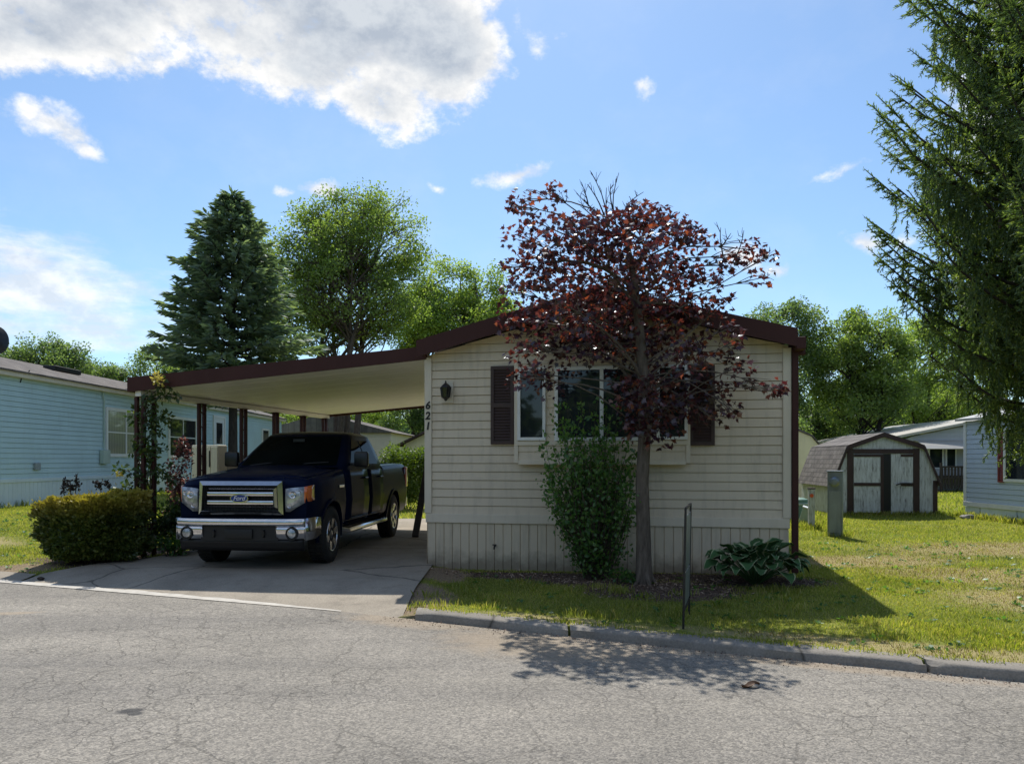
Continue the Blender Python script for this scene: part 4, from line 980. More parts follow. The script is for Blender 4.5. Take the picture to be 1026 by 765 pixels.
f = MB(); f.box(dd+.1, dd+1.1, -.03, -.018, .76, 2.68, .004); fo = f.build('door_leaf', M['white_vinyl'], do); f = MB(); f.box(dd+.3, dd+.9, -.036, -.031, 1.7, 2.5); f.build('pane', M['glass'], do)
win(bx(262), bx(269), 1.2, 2.5, -.006, parent=bh, fw=.08)
b = MB(); b.box(bx(99), bx(99)+.36, -.14, -.016, .98, 1.36, .02); b.tube([(bx(99)+.18, -.05, 1.36), (bx(99)+.18, -.05, 2.7), (bx(99)+.1, -.05, 2.95)], .02, 6); b.build('meter_box', M['pale_green'], bh)
b = MB(); b.box(bx(33), bx(33)+.2, -.07, -.016, .85, 1.02, .01); b.build('outlet_box', M['grey_paint'], bh)
b = MB(); b.tube([(bx(19.5), -.02, 2.86), (bx(20.5), -.04, 3.0), (bx(22.5), -.1, 3.07), (bx(23.5), -.15, 3.16)], .012, 5); b.build('cable', M['black'], bh)
for px, w_ in ((29, .9), (104, 1.3)):
    x0 = bx(px); y_ = 1.35; z_ = 3.10 + .72/2.51*(y_+.2)
    b = MB(); b.box(x0, x0+w_, y_, y_+.34, z_+.02, z_+.16, .02); b.box(x0+.1, x0+.2, y_+.05, y_+.25, z_-.05, z_+.03); b.build('roof_vent', M['black'], bh)
# satellite dish on the blue roof
dsh = empty('satellite_dish', (-11.85, 17.55, 3.62), 0)
tag(dsh, 'black satellite dish on the roof edge of the blue home', 'satellite dish')
b = MB(); b.tube([(0, 0, 0), (0, 0, .35), (.06, -.06, .52)], .03, 8); b.box(-.15, .15, -.12, .12, -.03, .02); b.build('mast', M['dark_metal'], dsh)
b = MB(); b.lathe([(.002, .10), (.10, .085), (.20, .045), (.29, .0), (.285, -.015), (.20, .025), (.002, .08)], 28, (0, 0, 0), 'z'); d_ = b.build('reflector', M['black_satin'], dsh, 40)
d_.rotation_euler = (R(78), 0, R(35)); d_.location = (.06, -.04, .60); d_.scale = (.92, 1.2, 1)
b = MB(); b.tube([(.06, -.06, .45), (.28, -.40, .42), (.30, -.43, .52)], .015, 6); b.build('feed_arm', M['dark_metal'], dsh)

# ================================================================== cream storage cupboard and cart under the carport
cc_ = empty('storage_cabinet', (PX(190, 15.0), 15.1, .05), HA)
tag(cc_, 'cream storage cabinet with a hanging hook beside the truck', 'cabinet')
b = MB(); b.box(0, .58, 0, .30, 0, 1.73, .012); b.build('carcass', M['cream_board'], cc_)
for x in (.015, .425):
    b = MB(); b.box(x, x+(.40 if x < .2 else .145), -.022, -.002, .05, 1.70, .006); b.build('door', M['cream_board'], cc_)
b = MB(); b.tube([(.20, -.03, 1.60), (.20, -.06, 1.62), (.24, -.05, 1.50), (.22, -.05, 1.36), (.17, -.05, 1.38), (.20, -.05, 1.55)], .013, 6); b.build('hook', M['galv'], cc_)
b = MB(); b.box(.395, .415, -.035, -.022, 1.30, 1.62); b.build('handle', M['dark_metal'], cc_)
gc = empty('barbecue_grill', (PX(221, 15.6)+.05, 15.7, .05), HA)
tag(gc, 'dark covered barbecue grill between the cream cabinet and the truck', 'grill')
b = MB(); b.box(0, .95, 0, .55, .80, 1.10, .05); b.build('firebox', M['black_satin'], gc)
b = MB(); b.prism([(0, 1.10), (.55, 1.10), (.52, 1.38), (.40, 1.50), (.15, 1.50), (.03, 1.38)], 'x', .0, .95); b.build('lid', M['black_satin'], gc)
for x in (.06, .89):
    for y in (.06, .49):
        b = MB(); b.box(x-.025, x+.025, y-.025, y+.025, 0, .80); b.build('leg', M['dark_metal'], gc)
# leaning dark plank by the house corner and the low back step it stands on
lp = MB()
x0, y0 = hx - .62 + .2*2.2, hy + 3.0
px0, d0 = 416, 14.6; px1, d1 = 426.5, 15.4
lp.tube([(PX(px0, d0), d0, .03), (PX(px1+4, d1), d1, PZ(455, d1))], .085, 4); o = lp.build('leaning_plank', grimy('dark_stained_plank', (.045, .035, .032), .6, .2, 5)); tag(o, 'dark brown plank leaning against the carport side of the beige home', 'plank')

# ================================================================== barn shed, cream shed, far homes on the right
sh = empty('garden_shed', (8.78, 20.9, -.05), R(-6))
tag(sh, 'weathered white barn shed with dark brown trim and a half-open door', 'shed')
SW, SD = 2.66, 3.3
prof = [(0, 1.02), (.33, 1.90), (SW/2-.06, 2.24), (SW-.36, 1.90), (SW, 1.02)]
b = MB(); b.add([(0,0,0),(SW,0,0)] + [(x,0,z) for x, z in prof[::-1]] + [(0,SD,0),(SW,SD,0)] + [(x,SD,z) for x, z in prof[::-1]],
   [(2,3,4,5,6,0,1), (7,8,9,10,11,12,13)[::-1], (0,6,13,7), (1,8,9,2)])
b.build('wall', M['peeling'], sh)
def roofplate(p, q, mat, nm='roof', over=.07):
    b = MB(); dx, dz = q[0]-p[0], q[1]-p[1]; l = math.hypot(dx, dz); n = (-dz/l*.035, dx/l*.035)
    if n[1] < 0: n = (-n[0], -n[1])
    b.add([(p[0], -over, p[1]+.003), (q[0], -over, q[1]+.003), (q[0], SD+over, q[1]+.003), (p[0], SD+over, p[1]+.003)] + [(a+n[0], y, c+n[1]) for (a, c), y in ((p, -over), (q, -over), (q, SD+over), (p, SD+over))],
          [(0,3,2,1),(4,5,6,7),(0,1,5,4),(1,2,6,5),(2,3,7,6),(3,0,4,7)])
    return b.build(nm, mat, sh)
pl0 = (-.09, .80)
roofplate(pl0, prof[1], M['shingle_shed']); roofplate(prof[1], prof[2], M['shingle_shed']); roofplate(prof[2], prof[3], M['shingle_shed']); roofplate(prof[3], (SW+.07, .84), M['shingle_shed'])
brown = grimy('dark_brown_trim', (.040, .018, .016), .6, .2, 4)
for p, q in ((pl0, prof[1]), (prof[1], prof[2]), (prof[2], prof[3]), (prof[3], (SW+.07, .84))):
    b = MB(); b.prism([(p[0], p[1]-.085), (q[0], q[1]-.085), (q[0], q[1]+.04), (p[0], p[1]+.04)], 'y', -.095, -.072); b.build('rake_trim', brown, sh)
b = MB(); b.box(-.045, -.004, .0, SD, .86, 1.0); b.build('eave_trim', brown, sh)
for x in (.33, 2.04):
    b = MB(); b.box(x, x+.16, -.028, -.002, .02, 1.84, .004); b.build('door_post', brown, sh)
b = MB(); b.box(.50, 2.03, -.026, -.002, 1.71, 1.83, .004); b.build('header', brown, sh)
b = MB(); b.box(SW-.11, SW+.004, -.02, -.002, 0, .98); b.build('corner_trim', brown, sh)
b = MB(); b.box(1.27, 1.47, -.006, .003, .05, 1.70); b.build('door_gap', M['black'], sh)
def shed_door(x0, x1, y, rot):
    d = empty('door', (x0 if rot >= 0 else x1, y, .05), R(rot)); d.parent = sh; W = x1-x0; s = 1 if rot >= 0 else -1
    a, c = (0, W) if s > 0 else (-W, 0)
    b = MB(); b.box(a, c, -.02, .0, 0, 1.64); b.build('boards', M['peeling'], d)
    b = MB()
    for z0, z1 in ((.0, .06), (.78, .87), (1.57, 1.64)): b.box(a, c, -.036, -.021, z0, z1)
    e = (c-.08, c) if s > 0 else (a, a+.12)
    b.box(e[0], e[1], -.037, -.021, .06, .78); b.box(e[0], e[1], -.037, -.021, .87, 1.57); b.build('door_trim', brown, d)
shed_door(.50, 1.27, -.010, 0); shed_door(1.45, 2.03, -.012, -9)
b = MB(); b.tube([(1.58, -.07, .86), (1.68, -.09, .90), (1.90, -.08, .90), (1.98, -.06, .86)], .02, 6); b.build('latch', M['dark_metal'], sh)

cs = empty('garden_shed', (10.5, 29.0, 0), R(-8))
tag(cs, 'plain cream shed with a brown roof edge behind the barn shed', 'shed')
b = MB(); q = [(0, 0), (2.7, 0), (2.7, 1.7), (2.3, 2.5), (1.35, 3.0), (.4, 2.7), (0, 2.3)]
q = [(0, 0), (2.35, 0), (2.35, 2.02), (2.08, 2.36), (1.4, 2.66), (0, 2.86)]
b.prism([(x-1.3, z) for x, z in q], 'y', 0, 3.2); b.build('wall', M['cream_metal'], cs)
b = MB(); q2 = q[2:]
for (x0, z0), (x1, z1) in zip(q2[:-1], q2[1:]): b.add([(x0-1.3+.02, -.08, z0+.005), (x1-1.3+.02, -.08, z1+.005), (x1-1.3+.02, 3.28, z1+.005), (x0-1.3+.02, 3.28, z0+.005), (x0-1.3+.02, -.08, z0+.07), (x1-1.3+.02, -.08, z1+.07), (x1-1.3+.02, 3.28, z1+.07), (x0-1.3+.02, 3.28, z0+.07)], [(0,3,2,1),(4,5,6,7),(0,1,5,4),(1,2,6,5),(2,3,7,6),(3,0,4,7)])
b.build('roof', M['shingle'], cs)
b = MB(); b.box(-.66, -.52, -.12, -.002, 1.25, 1.75, .01); b.build('breaker_box', M['grey_paint'], cs)

gh = empty('mobile_home', (PX(903, 37), 37.0, 0), R(-4))
tag(gh, 'grey mobile home with pale metal roof and a dark porch behind the barn shed', 'house')
W_ = 6.0
b = MB(); siding(b, 0, W_, .6, 3.05, .2, gable=lambda z: (0, W_) if z <= 2.5 else ((z-2.5)/.95*4.6, W_)); b.box(0, W_, .02, 12, 0, 2.5); b.build('siding_wall', M['grey_siding'], gh)
b = MB(); b.add([(-.4, -.35, 2.50), (W_-1.4, -.35, 3.50), (W_-1.4, 12.3, 3.50), (-.4, 12.3, 2.50), (-.4, -.35, 2.62), (W_-1.4, -.35, 3.62), (W_-1.4, 12.3, 3.62), (-.4, 12.3, 2.62)], [(0,3,2,1),(4,5,6,7),(0,1,5,4),(1,2,6,5),(2,3,7,6),(3,0,4,7)])
b.add([(W_+3, -.35, 2.50), (W_-1.4, -.35, 3.50), (W_-1.4, 12.3, 3.50), (W_+3, 12.3, 2.50), (W_+3, -.35, 2.62), (W_-1.4, -.35, 3.62), (W_-1.4, 12.3, 3.62), (W_+3, 12.3, 2.62)], [(0,3,2,1),(4,5,6,7),(0,1,5,4),(1,2,6,5),(2,3,7,6),(3,0,4,7)])
b.build('roof', M['metal_roof'], gh)
for a, c in ((1.25, 1.95), (2.05, 2.55)): win(a, c, 1.05, 2.1, -.01, parent=gh, fw=.06)
b = MB(); b.grid(lambda x, v: (x, -.02-1.25*v, 2.42-.42*v*v), np.linspace(.55, 4.2, 20), np.linspace(0, 1, 6)); b.build('awning', M['metal_roof'], gh, solid=.03)
b = MB(); b.box(.9, 4.6, -1.9, -.03, .62, .74); b.build('porch_deck', M['bark_dark'], gh)
b = MB()
for k in range(26): x = .95 + 3.6*k/25; b.box(x, x+.09, -1.93, -1.90, .15, 1.12)
b.box(.9, 4.6, -1.95, -1.88, 1.12, 1.20); b.box(.9, 4.6, -1.94, -1.89, .62, .70)
for x in (.9, 2.7, 4.5): b.box(x, x+.09, -1.97, -1.88, 0, 1.9 if x == 2.7 else 1.35)
b.build('porch_rail', M['bark_dark'], gh)

rh = empty('mobile_home', (PX(967, 20.2), 20.2, -.02), R(-87))
tag(rh, 'white-blue sided mobile home at the right edge with a red shutter', 'house')
b = MB(); siding(b, 0, 9, .42, 2.52, .125); b.box(0, 9, .02, 4.4, .2, 2.5); b.build('siding_wall', M['ltblue_siding'], rh)
b = MB(); b.box(-.03, .07, -.03, .02, .42, 2.5, .004); b.build('corner_trim', M['white_vinyl'], rh)
b = MB(); b.box(-.02, 9, -.04, .0, .30, .42, .005); b.build('skirt_band', M['white_vinyl'], rh)
for a, c in ((0, .55), (.62, 1.9), (1.95, 2.4), (2.5, 5), (5.05, 9)):
    b = MB(); b.box(a, c, .0, .05, -.05, .30, .01); b.build('skirting', M['blue_skirt'], rh)
for s in (0, 1):
    b = MB(); xx = (lambda v: v) if s == 0 else (lambda v: 9 - v)
    b.add([(-.12, -.2 if s == 0 else 4.6, 2.52), (9, -.2 if s == 0 else 4.6, 2.52), (9, 2.2, 3.05), (-.12, 2.2, 3.05), (-.12, -.2 if s == 0 else 4.6, 2.58), (9, -.2 if s == 0 else 4.6, 2.58), (9, 2.2, 3.11), (-.12, 2.2, 3.11)], [(0,3,2,1),(4,5,6,7),(0,1,5,4),(1,2,6,5),(2,3,7,6),(3,0,4,7)])
    b.build('roof', M['metal_roof'], rh)
wx = 1.52
win(wx, wx+1.0, .98, 2.28, -.01, rails=[1.64], parent=rh, fw=.07)
shutter(wx-.20, wx-.01, .96, 2.30, -.016, rh, M['redshutter']); shutter(wx+1.01, wx+1.20, .96, 2.30, -.016, rh, M['redshutter'])

# homes seen through the carport, beyond the truck
r1 = empty('mobile_home', (-13.6, 41.0, 0), R(-3))
tag(r1, 'distant beige-grey house wall seen under the carport beyond the truck', 'house')
b = MB(); siding(b, 0, 7.2, .5, 2.9, .2); b.box(0, 7.2, .02, 9, 0, 2.9); b.build('siding_wall', M['cream_trim'], r1)
b = MB(); b.prism([(-.3, 2.9), (7.5, 2.9), (3.6, 3.9)], 'y', -.3, 9.3); b.build('roof', M['shingle'], r1)
win(4.4, 5.6, 1.1, 2.3, -.01, parent=r1, fw=.07)
r2 = empty('garden_shed', (PX(405, 33), 33.0, 0), R(-12))
tag(r2, 'small far cream shed with brown gable roof seen beside the beige home', 'shed')
b = MB(); b.prism([(0, 0), (2.6, 0), (2.6, 2.15), (1.3, 2.75), (0, 2.15)], 'y', 0, 3.4); b.build('wall', M['cream_metal'], r2)
b = MB()
for p, q in (((-.25, 2.04), (1.3, 2.76)), ((2.85, 2.04), (1.3, 2.76))): b.add([(p[0], -.25, p[1]), (q[0], -.25, q[1]), (q[0], 3.6, q[1]), (p[0], 3.6, p[1]), (p[0], -.25, p[1]+.10), (q[0], -.25, q[1]+.10), (q[0], 3.6, q[1]+.10), (p[0], 3.6, p[1]+.10)], [(0,3,2,1),(4,5,6,7),(0,1,5,4),(1,2,6,5),(2,3,7,6),(3,0,4,7)])
b.build('roof', M['shingle_dark'], r2)
win(.75, 1.75, 1.0, 1.9, -.01, parent=r2, fw=.05)

# ================================================================== utility boxes and posts on the right lawn
mp_ = empty('meter_pedestal', (PX(829, 15.1), 15.1, -.02), R(-30))
tag(mp_, 'tall grey electric meter pedestal standing in front of the barn shed', 'pedestal')
b = MB(); b.box(0, .27, 0, .16, 0, 1.27, .006); b.build('cabinet', M['galv'], mp_)
b = MB(); b.box(-.015, .285, -.015, .175, 1.271, 1.30, .006); b.build('cap', M['galv'], mp_)
b = MB(); b.box(.03, .24, -.014, -.001, .08, .90, .005); b.build('access_panel', M['grey_paint'], mp_)
b = MB(); b.lathe([(.10, -.001), (.10, -.02), (.085, -.03), (.085, -.07), (.06, -.095), (.002, -.10)], 20, (.135, 0, 1.08), 'y'); b.build('meter', M['galv'], mp_, 40)
mk = empty('marker_post', (PX(813, 16.6), 16.6, -.02), R(-15))
tag(mk, 'weathered short marker post with an orange dot left of the meter pedestal', 'post')
b = MB(); b.box(-.065, .065, -.05, .05, 0, .88, .008); b.build('post', M['stone'] if False else M['peeling'], mk)
b = MB(); b.box(-.075, .075, -.06, .06, .881, .91, .005); b.build('cap', brown, mk)
b = MB(); b.lathe([(.042, 0), (.04, -.012), (.002, -.014)], 16, (0, -.051, .74), 'y'); b.build('reflector', M['orange'], mk)
ub_ = empty('utility_box', (PX(798.5, 18.9), 18.9, -.02), R(-10))
tag(ub_, 'dark green rounded utility box at the corner of the beige home', 'utility box')
b = MB(); b.lathe([(.30, 0), (.30, .05), (.275, .06), (.27, .48), (.25, .54), (.15, .58), (.002, .59)], 20); b.build('shell', M['green_box'], ub_, 40)
b = MB(); b.lathe([(.272, .40), (.285, .41), (.285, .45), (.272, .46)], 20); b.build('band', M['pale_green'], ub_, 40)
tb = empty('utility_box', (PX(804, 17.9), 17.9, -.02), R(-25)); tb.rotation_euler = (R(4), R(17), R(-25))
tag(tb, 'pale green tilted telephone box leaning between two lawn posts', 'utility box')
b = MB(); b.box(-.10, .10, -.09, .09, -.05, .40, .012); b.build('cover', M['pale_green'], tb)
b = MB(); b.box(-.115, .115, -.105, .105, .401, .43, .01); b.build('lid', M['white_vinyl'], tb)
# yard sign frame seen almost edge on
sg = empty('yard_sign', (PX(684.5, 6.95), 6.95, -.02), 0)
tag(sg, 'thin dark metal yard sign frame standing edge-on near the kerb', 'yard sign')
A0 = Vector((0, 0, 0)); B0 = Vector((PX(690.2, 7.62) - PX(684.5, 6.95), .67, .0))
h0 = Vector((.022, 0, 1.075)); h1 = Vector((.018, 0, 1.08))
for a, h in ((A0, h0), (B0, h1)):
    b = MB(); b.tube([a + Vector((0, 0, -.05)), a + h], .0125, 4); b.build('stake', M['dark_metal'], sg)
b = MB(); b.tube([A0+h0, B0+h1], .0125, 4); b.build('top_bar', M['dark_metal'], sg)
b = MB(); b.tube([A0+h0*.13, B0+h1*.13], .0125, 4); b.build('bottom_bar', M['dark_metal'], sg)
pn = MB()
def pt(u, v): p = (A0+h0*v)*(1-u) + (B0+h1*v)*u; return p
for z0, z1 in ((.16, .44), (.46, .93)):
    nrm_ = Vector((.004, 0, 0)); c_ = [pt(.04, z0), pt(.96, z0), pt(.96, z1), pt(.04, z1)]
    pn.add([p - nrm_ for p in c_] + [p + nrm_ for p in c_], [(0,1,2,3),(4,7,6,5),(0,4,5,1),(1,5,6,2),(2,6,7,3),(3,7,4,0)])
pn.build('sign_panel', M['galv'], sg)
# small loose things
def pebble(name, loc, r, label, cat, mat, sq=.6):
    bm = bmesh.new(); bmesh.ops.create_icosphere(bm, subdivisions=3, radius=1)
    for v in bm.verts: v.co = Vector((v.co.x*1.25, v.co.y, v.co.z*sq)) * (r * (1 + .35*mnoise.noise(v.co*1.3 + Vector(loc))))
    me = bpy.data.meshes.new(name); bm.to_mesh(me); bm.free(); me.shade_smooth(); me.materials.append(mat)
    o = bpy.data.objects.new(name, me); o.location = loc; col.objects.link(o); tag(o, label, cat); return o
pebble('stone', (PX(970, 19.5), 19.5, .03), .14, 'pale stone in the grass by the white-blue home corner', 'stone', M['stone'])
pebble('stone', (PX(41, 10.1), 10.1, base_h(PX(41, 10.1), 10.1)+.045), .035, 'small dark lump lying on the concrete strip near the hedge', 'stone', M['bark_dark'])
lf = MB(); lf.grid(lambda u, v: (u*.07, v*.035*(1-abs(u)*.8), .010 + .018*v*v + .012*math.sin(u*3)), np.linspace(-1, 1, 9), np.linspace(-1, 1, 5))
o = lf.build('fallen_leaf', flat('dry_brown_leaf', (.13, .065, .03), .7), smooth=60); o.location = (PX(752, 5.35), 5.35, -.088); o.rotation_euler = (0, 0, .3); tag(o, 'curled dry brown leaf lying on the asphalt below the kerb', 'leaf')

# ================================================================== vegetation
# --- spruces -------------------------------------------------------
def spruce(name, base, H, rad, label, mat, whorls, per_whorl, twig=.20, dens=1.0, shape='narrow', z0=.6, droop=.25, keep=None, width=1.0, profile=None):
    root = empty(name, base); tag(root, label, 'tree')
    wood = MB(); L = Leaves()
    wood.tube([(0, 0, -.1), (.02, 0, H*.35), (0, .02, H*.7), (0, 0, H)], [H*.018, H*.013, H*.007, .008], 8)
    for i in range(whorls):
        f = i/(whorls-1); z = z0 + (H - z0 - .15) * f ** .92
        r = rad * (profile(f) if profile else (1 - f) ** .80) * rng.uniform(.78, 1.2) + .12
        for k in range(per_whorl):
            a = 2*math.pi*(k + .5*(i % 2) + rng.uniform(-.32, .32))/per_whorl
            if keep and not keep(a): continue
            rr = r * rng.uniform(.72, 1.1); dr = droop * rng.uniform(.6, 1.3)
            ca, sa = math.cos(a), math.sin(a); zz = z + rng.uniform(-.12, .12)
            pts = [np.array((ca*rr*t, sa*rr*t, zz - dr*rr*(t - .55*t*t*t) + .10*(1-f)*rr*t*t*.6 + (.55*f*rr*t))) for t in np.linspace(0, 1, 7)]
            wood.tube(pts, [.008 + .018*rr*(1-.9*j/6)*.6 for j in range(7)], 4, False)
            n = int(rr * 62 * dens) + 8
            t = rng.uniform(.12, 1, n) ** .8; j = np.clip((t*6).astype(int), 0, 5); fr = (t*6 - j)[:, None]; pp = np.array(pts)
            P = pp[j]*(1-fr) + pp[j+1]*fr
            side = rng.choice([-1, 1], n)[:, None] * np.array([-sa, ca, 0])[None]
            out = np.array([ca, sa, 0])[None]
            spread = (.36*rr*(1 - t*.75)*rng.random(n))[:, None] * width
            P = P + side*spread + out*spread*.5 + np.array([0, 0, -.12])*spread
            D = side*rng.uniform(.3, 1, (n, 1)) + out*rng.uniform(.5, 1.1, (n, 1)) + np.array([0, 0, 1])*rng.uniform(-.5, .35, (n, 1))
            L.add(*place_leaves(P, D, twig, shape, .3))
    # leading shoot
    P = np.zeros((40, 3)); P[:, 2] = rng.uniform(H-.9, H+.02, 40); D = unit(40)*np.array([1, 1, .3]) + np.array([0, 0, .9]); L.add(*place_leaves(P, D, twig*.9, shape))
    L.build('crown', mat, root); wood.build('trunk', M['bark_dark'], root, 60)
    return root
spruce('spruce_tree', (PX(233, 24.5), 24.5, .3), 10.0-.3, 2.75, 'tall blue-green spruce rising behind the carport roof', M['needle'], 27, 10, .30, 1.15, z0=3.1, droop=.18, width=.8, profile=lambda f: (1-f)**.78 * min(1, .30+f*5))

# the big drooping spruce at the right edge: branchlets hang, every twig is a brush of needles
def weeping_spruce():
    bx_, by_ = 8.55, 10.3
    root = empty('spruce_tree', (bx_, by_, 0)); tag(root, 'near drooping spruce overhanging the right edge of the picture', 'tree')
    wood = MB(); H = 15.0
    wood.tube([(0, 0, -.1), (.03, 0, 5), (0, .03, 10), (0, 0, H)], [.27, .21, .11, .01], 12)
    tips = []
    TP, TD, TL = [], [], []                              # twigs: start, direction, length
    zmax = 8.6
    for i in range(50):
        f = i/49; z = 2.35 + f*10.0
        per = 10
        base_r = np.interp(z, [2.0, 2.6, 3.4, 4.6, 6.0, 7.2, 8.0, 9.5, 12], [1.8, 2.35, 2.85, 3.3, 3.45, 3.15, 2.7, 2.2, 1.4])
        for k in range(per):
            a = 2*math.pi*(k + .5*(i % 2) + rng.uniform(-.35, .35))/per
            rr = base_r*rng.uniform(.7, 1.08); ca, sa = math.cos(a), math.sin(a)
            if ca > .35: continue
            pts = []
            for t in np.linspace(0, 1, 9):
                zz = z - .34*rr*math.sin(t*2.0) + .42*rr*t**2.2
                pts.append(np.array((ca*rr*t + .05*math.sin(t*9+i)*rr*.3, sa*rr*t, zz)))
            wood.tube(pts, [.010 + .035*(1-j/8) for j in range(9)], 5, False)
            pp = np.array(pts); n = int(rr*30)
            t = rng.uniform(.16, 1.0, n); j = np.clip((t*8).astype(int), 0, 7); fr = (t*8-j)[:, None]; P = pp[j]*(1-fr) + pp[j+1]*fr
            side = rng.choice([-1, 1], n)[:, None]*np.array([-sa, ca, 0])[None]
            D = side*rng.uniform(.35, 1, (n, 1)) + np.array([ca, sa, 0])*rng.uniform(.25, .9, (n, 1)) + np.array([0, 0, 1])*rng.uniform(-.5, .45, (n, 1))
            D /= np.linalg.norm(D, axis=1, keepdims=True); ln = rng.uniform(.14, .34, n)*(1.1-.4*t)
            TP.append(P); TD.append(D); TL.append(ln)
            # hanging branchlets below the inner two thirds
            m = int(rr*11); t = rng.uniform(.18, .86, m); j = np.clip((t*8).astype(int), 0, 7); fr = (t*8-j)[:, None]; P = pp[j]*(1-fr)+pp[j+1]*fr
            P = P + rng.normal(size=(m, 3))*.10*np.array([1, 1, 0])
            hl = rng.uniform(.3, .85, m)
            for s in range(4):
                q = P + np.array([0, 0, -1])*(hl*s/4)[:, None]
                D = np.tile([0, 0, -1.0], (m, 1)) + rng.normal(size=(m, 3))*.28
                D /= np.linalg.norm(D, axis=1, keepdims=True)
                TP.append(q); TD.append(D); TL.append(hl/4*1.15)
            if ca < -.55 and sa < -.1 and 4.9 < z < 6.6: tips.append(pp[6])
            # end tip
            TP.append(pp[-1:]); TD.append((pp[-1:]-pp[-2:-1])/np.linalg.norm(pp[-1]-pp[-2])); TL.append(np.array([.25]))
    P = np.concatenate(TP); D = np.concatenate(TD); Ln = np.concatenate(TL)
    # only what stands on the near and road side keeps fine needles; the rest gets the same twigs a little coarser
    near = (P[:, 0] < .8) & (P[:, 2] < 8.8)
    L = Leaves()
    for mask, nn, sz in ((near, 15, .060), (~near, 6, .10)):
        p, d, l = P[mask], D[mask], Ln[mask]; n = len(p)
        t = np.tile(np.linspace(.02, 1, nn), (n, 1)); base = (p[:, None, :] + d[:, None, :]*(t*l[:, None])[:, :, None]).reshape(-1, 3)
        dd = np.repeat(d, nn, axis=0); u = unit(len(dd)); u -= dd*np.sum(u*dd, axis=1, keepdims=True); u /= np.linalg.norm(u, axis=1, keepdims=True)+1e-6
        L.add(*place_leaves(base, dd*.75 + u*.8, np.full(len(base), sz)*rng.uniform(.7, 1.2, len(base)), 'narrow'))
    L.build('crown', M['needle_b'], root)
    # twig stems as thin three-sided rods
    sel = near; p, d, l = P[sel], D[sel], Ln[sel]; Fm = frames(d); r = .011
    ring_ = np.array([[math.cos(a), 0, math.sin(a)] for a in (0, 2.09, 4.19)])*r
    R0 = np.einsum('nij,kj->nki', Fm, ring_) + p[:, None]; R1 = R0*.0 + np.einsum('nij,kj->nki', Fm, ring_*.5) + (p + d*l[:, None])[:, None]
    V = np.concatenate([R0, R1], axis=1).reshape(-1, 3); f0 = np.array([(0,1,4,3),(1,2,5,4),(2,0,3,5)]); Fc = (f0[None] + (np.arange(len(p))*6)[:, None, None]).reshape(-1, 4)
    tw = fast_mesh('twig', V, Fc, M['needle_b'], root); tw['kind'] = 'stuff'
    tr = wood.build('trunk', M['bark_dark'], root, 60)
    for p in tips[:4]:                                   # hanging cones
        c = MB(); c.lathe([(.003, 0), (.018, -.02), (.024, -.06), (.018, -.12), (.003, -.145)], 8, (p[0], p[1], p[2]-.02)); c.build('cone', M['twig'], root, 60)
weeping_spruce()

# --- broadleaf trees ------------------------------------------------
def W(px, py, d, z0=0): return PX(px, d), PZ(py, d)
def ell(px, py, rpx, rpy, d, bx0, z0=0, dy=0, ry=None):
    """crown lobe at a bearing and distance, as an ellipsoid relative to the tree's foot"""
    return (PX(px, d)-bx0, dy, PZ(py, d)-z0, rpx/F*d, ry or rpx/F*d, rpy/F*d)
d = 36; x0 = PX(345, d)
broadleaf('ash_tree', (x0, d, .2), 14.3, [ell(330, 250, 48, 48, d, x0), ell(380, 245, 46, 50, d, x0), ell(350, 225, 52, 30, d, x0, dy=.8), ell(415, 265, 18, 34, d, x0), ell(350, 300, 75, 45, d, x0), ell(300, 260, 34, 45, d, x0), ell(395, 315, 34, 35, d, x0, dy=-.6), ell(312, 330, 40, 30, d, x0)],
  M['tree_leaf'], M['bark'], 'broad round ash tree with a many-stemmed trunk behind the carport', trunk_r=.26, stems=5, leaf=.13, per=215, clumps=270, crad=.78, clear=.22, spread=.75)
d = 42; x0 = PX(455, d)
broadleaf('ash_tree', (x0, d, .1), 13, [ell(450, 295, 36, 32, d, x0), ell(420, 310, 26, 32, d, x0), ell(485, 300, 26, 32, d, x0), ell(455, 335, 60, 30, d, x0), ell(500, 330, 24, 25, d, x0)],
  M['tree_leaf_b'], M['bark'], 'lower bright green tree between the ash and the beige roof', trunk_r=.22, stems=3, leaf=.15, per=260, clumps=170, crad=.8, clear=.25)
# woodland on the right, tree by tree
woods = [
 (782, 47, 9.9, [(782, 335, 40, 34), (760, 350, 26, 28), (800, 380, 30, 40), (770, 400, 30, 30)], 'tree_leaf_c', 2, 'woodland tree rising just above the right eave of the beige home', 110),
 (868, 46, 9.6, [(868, 350, 44, 36), (845, 370, 30, 34), (890, 370, 32, 40), (868, 400, 46, 30), (835, 345, 20, 18)], 'tree_leaf', 3, 'spreading tree with a dark leaning trunk above the barn shed', 150),
 (930, 52, 10.8, [(932, 335, 26, 26), (915, 360, 24, 30), (955, 350, 30, 36), (940, 400, 36, 24)], 'tree_leaf_b', 2, 'thin tall tree with open gaps beside the drooping spruce', 90),
 (820, 52, 9, [(822, 380, 34, 44), (810, 420, 40, 30), (842, 420, 30, 26)], 'tree_leaf_c', 1, 'dark leafy tree filling the gap behind the cream shed', 90),
 (905, 58, 8.5, [(905, 410, 40, 36), (880, 425, 40, 26), (935, 425, 40, 26)], 'tree_leaf_c', 1, 'low bushy tree behind the pale metal roof', 90),
 (985, 55, 10.5, [(985, 370, 44, 44), (1015, 350, 40, 44), (970, 415, 40, 30)], 'tree_leaf', 2, 'rounded woodland tree behind the white-blue home', 100),
]
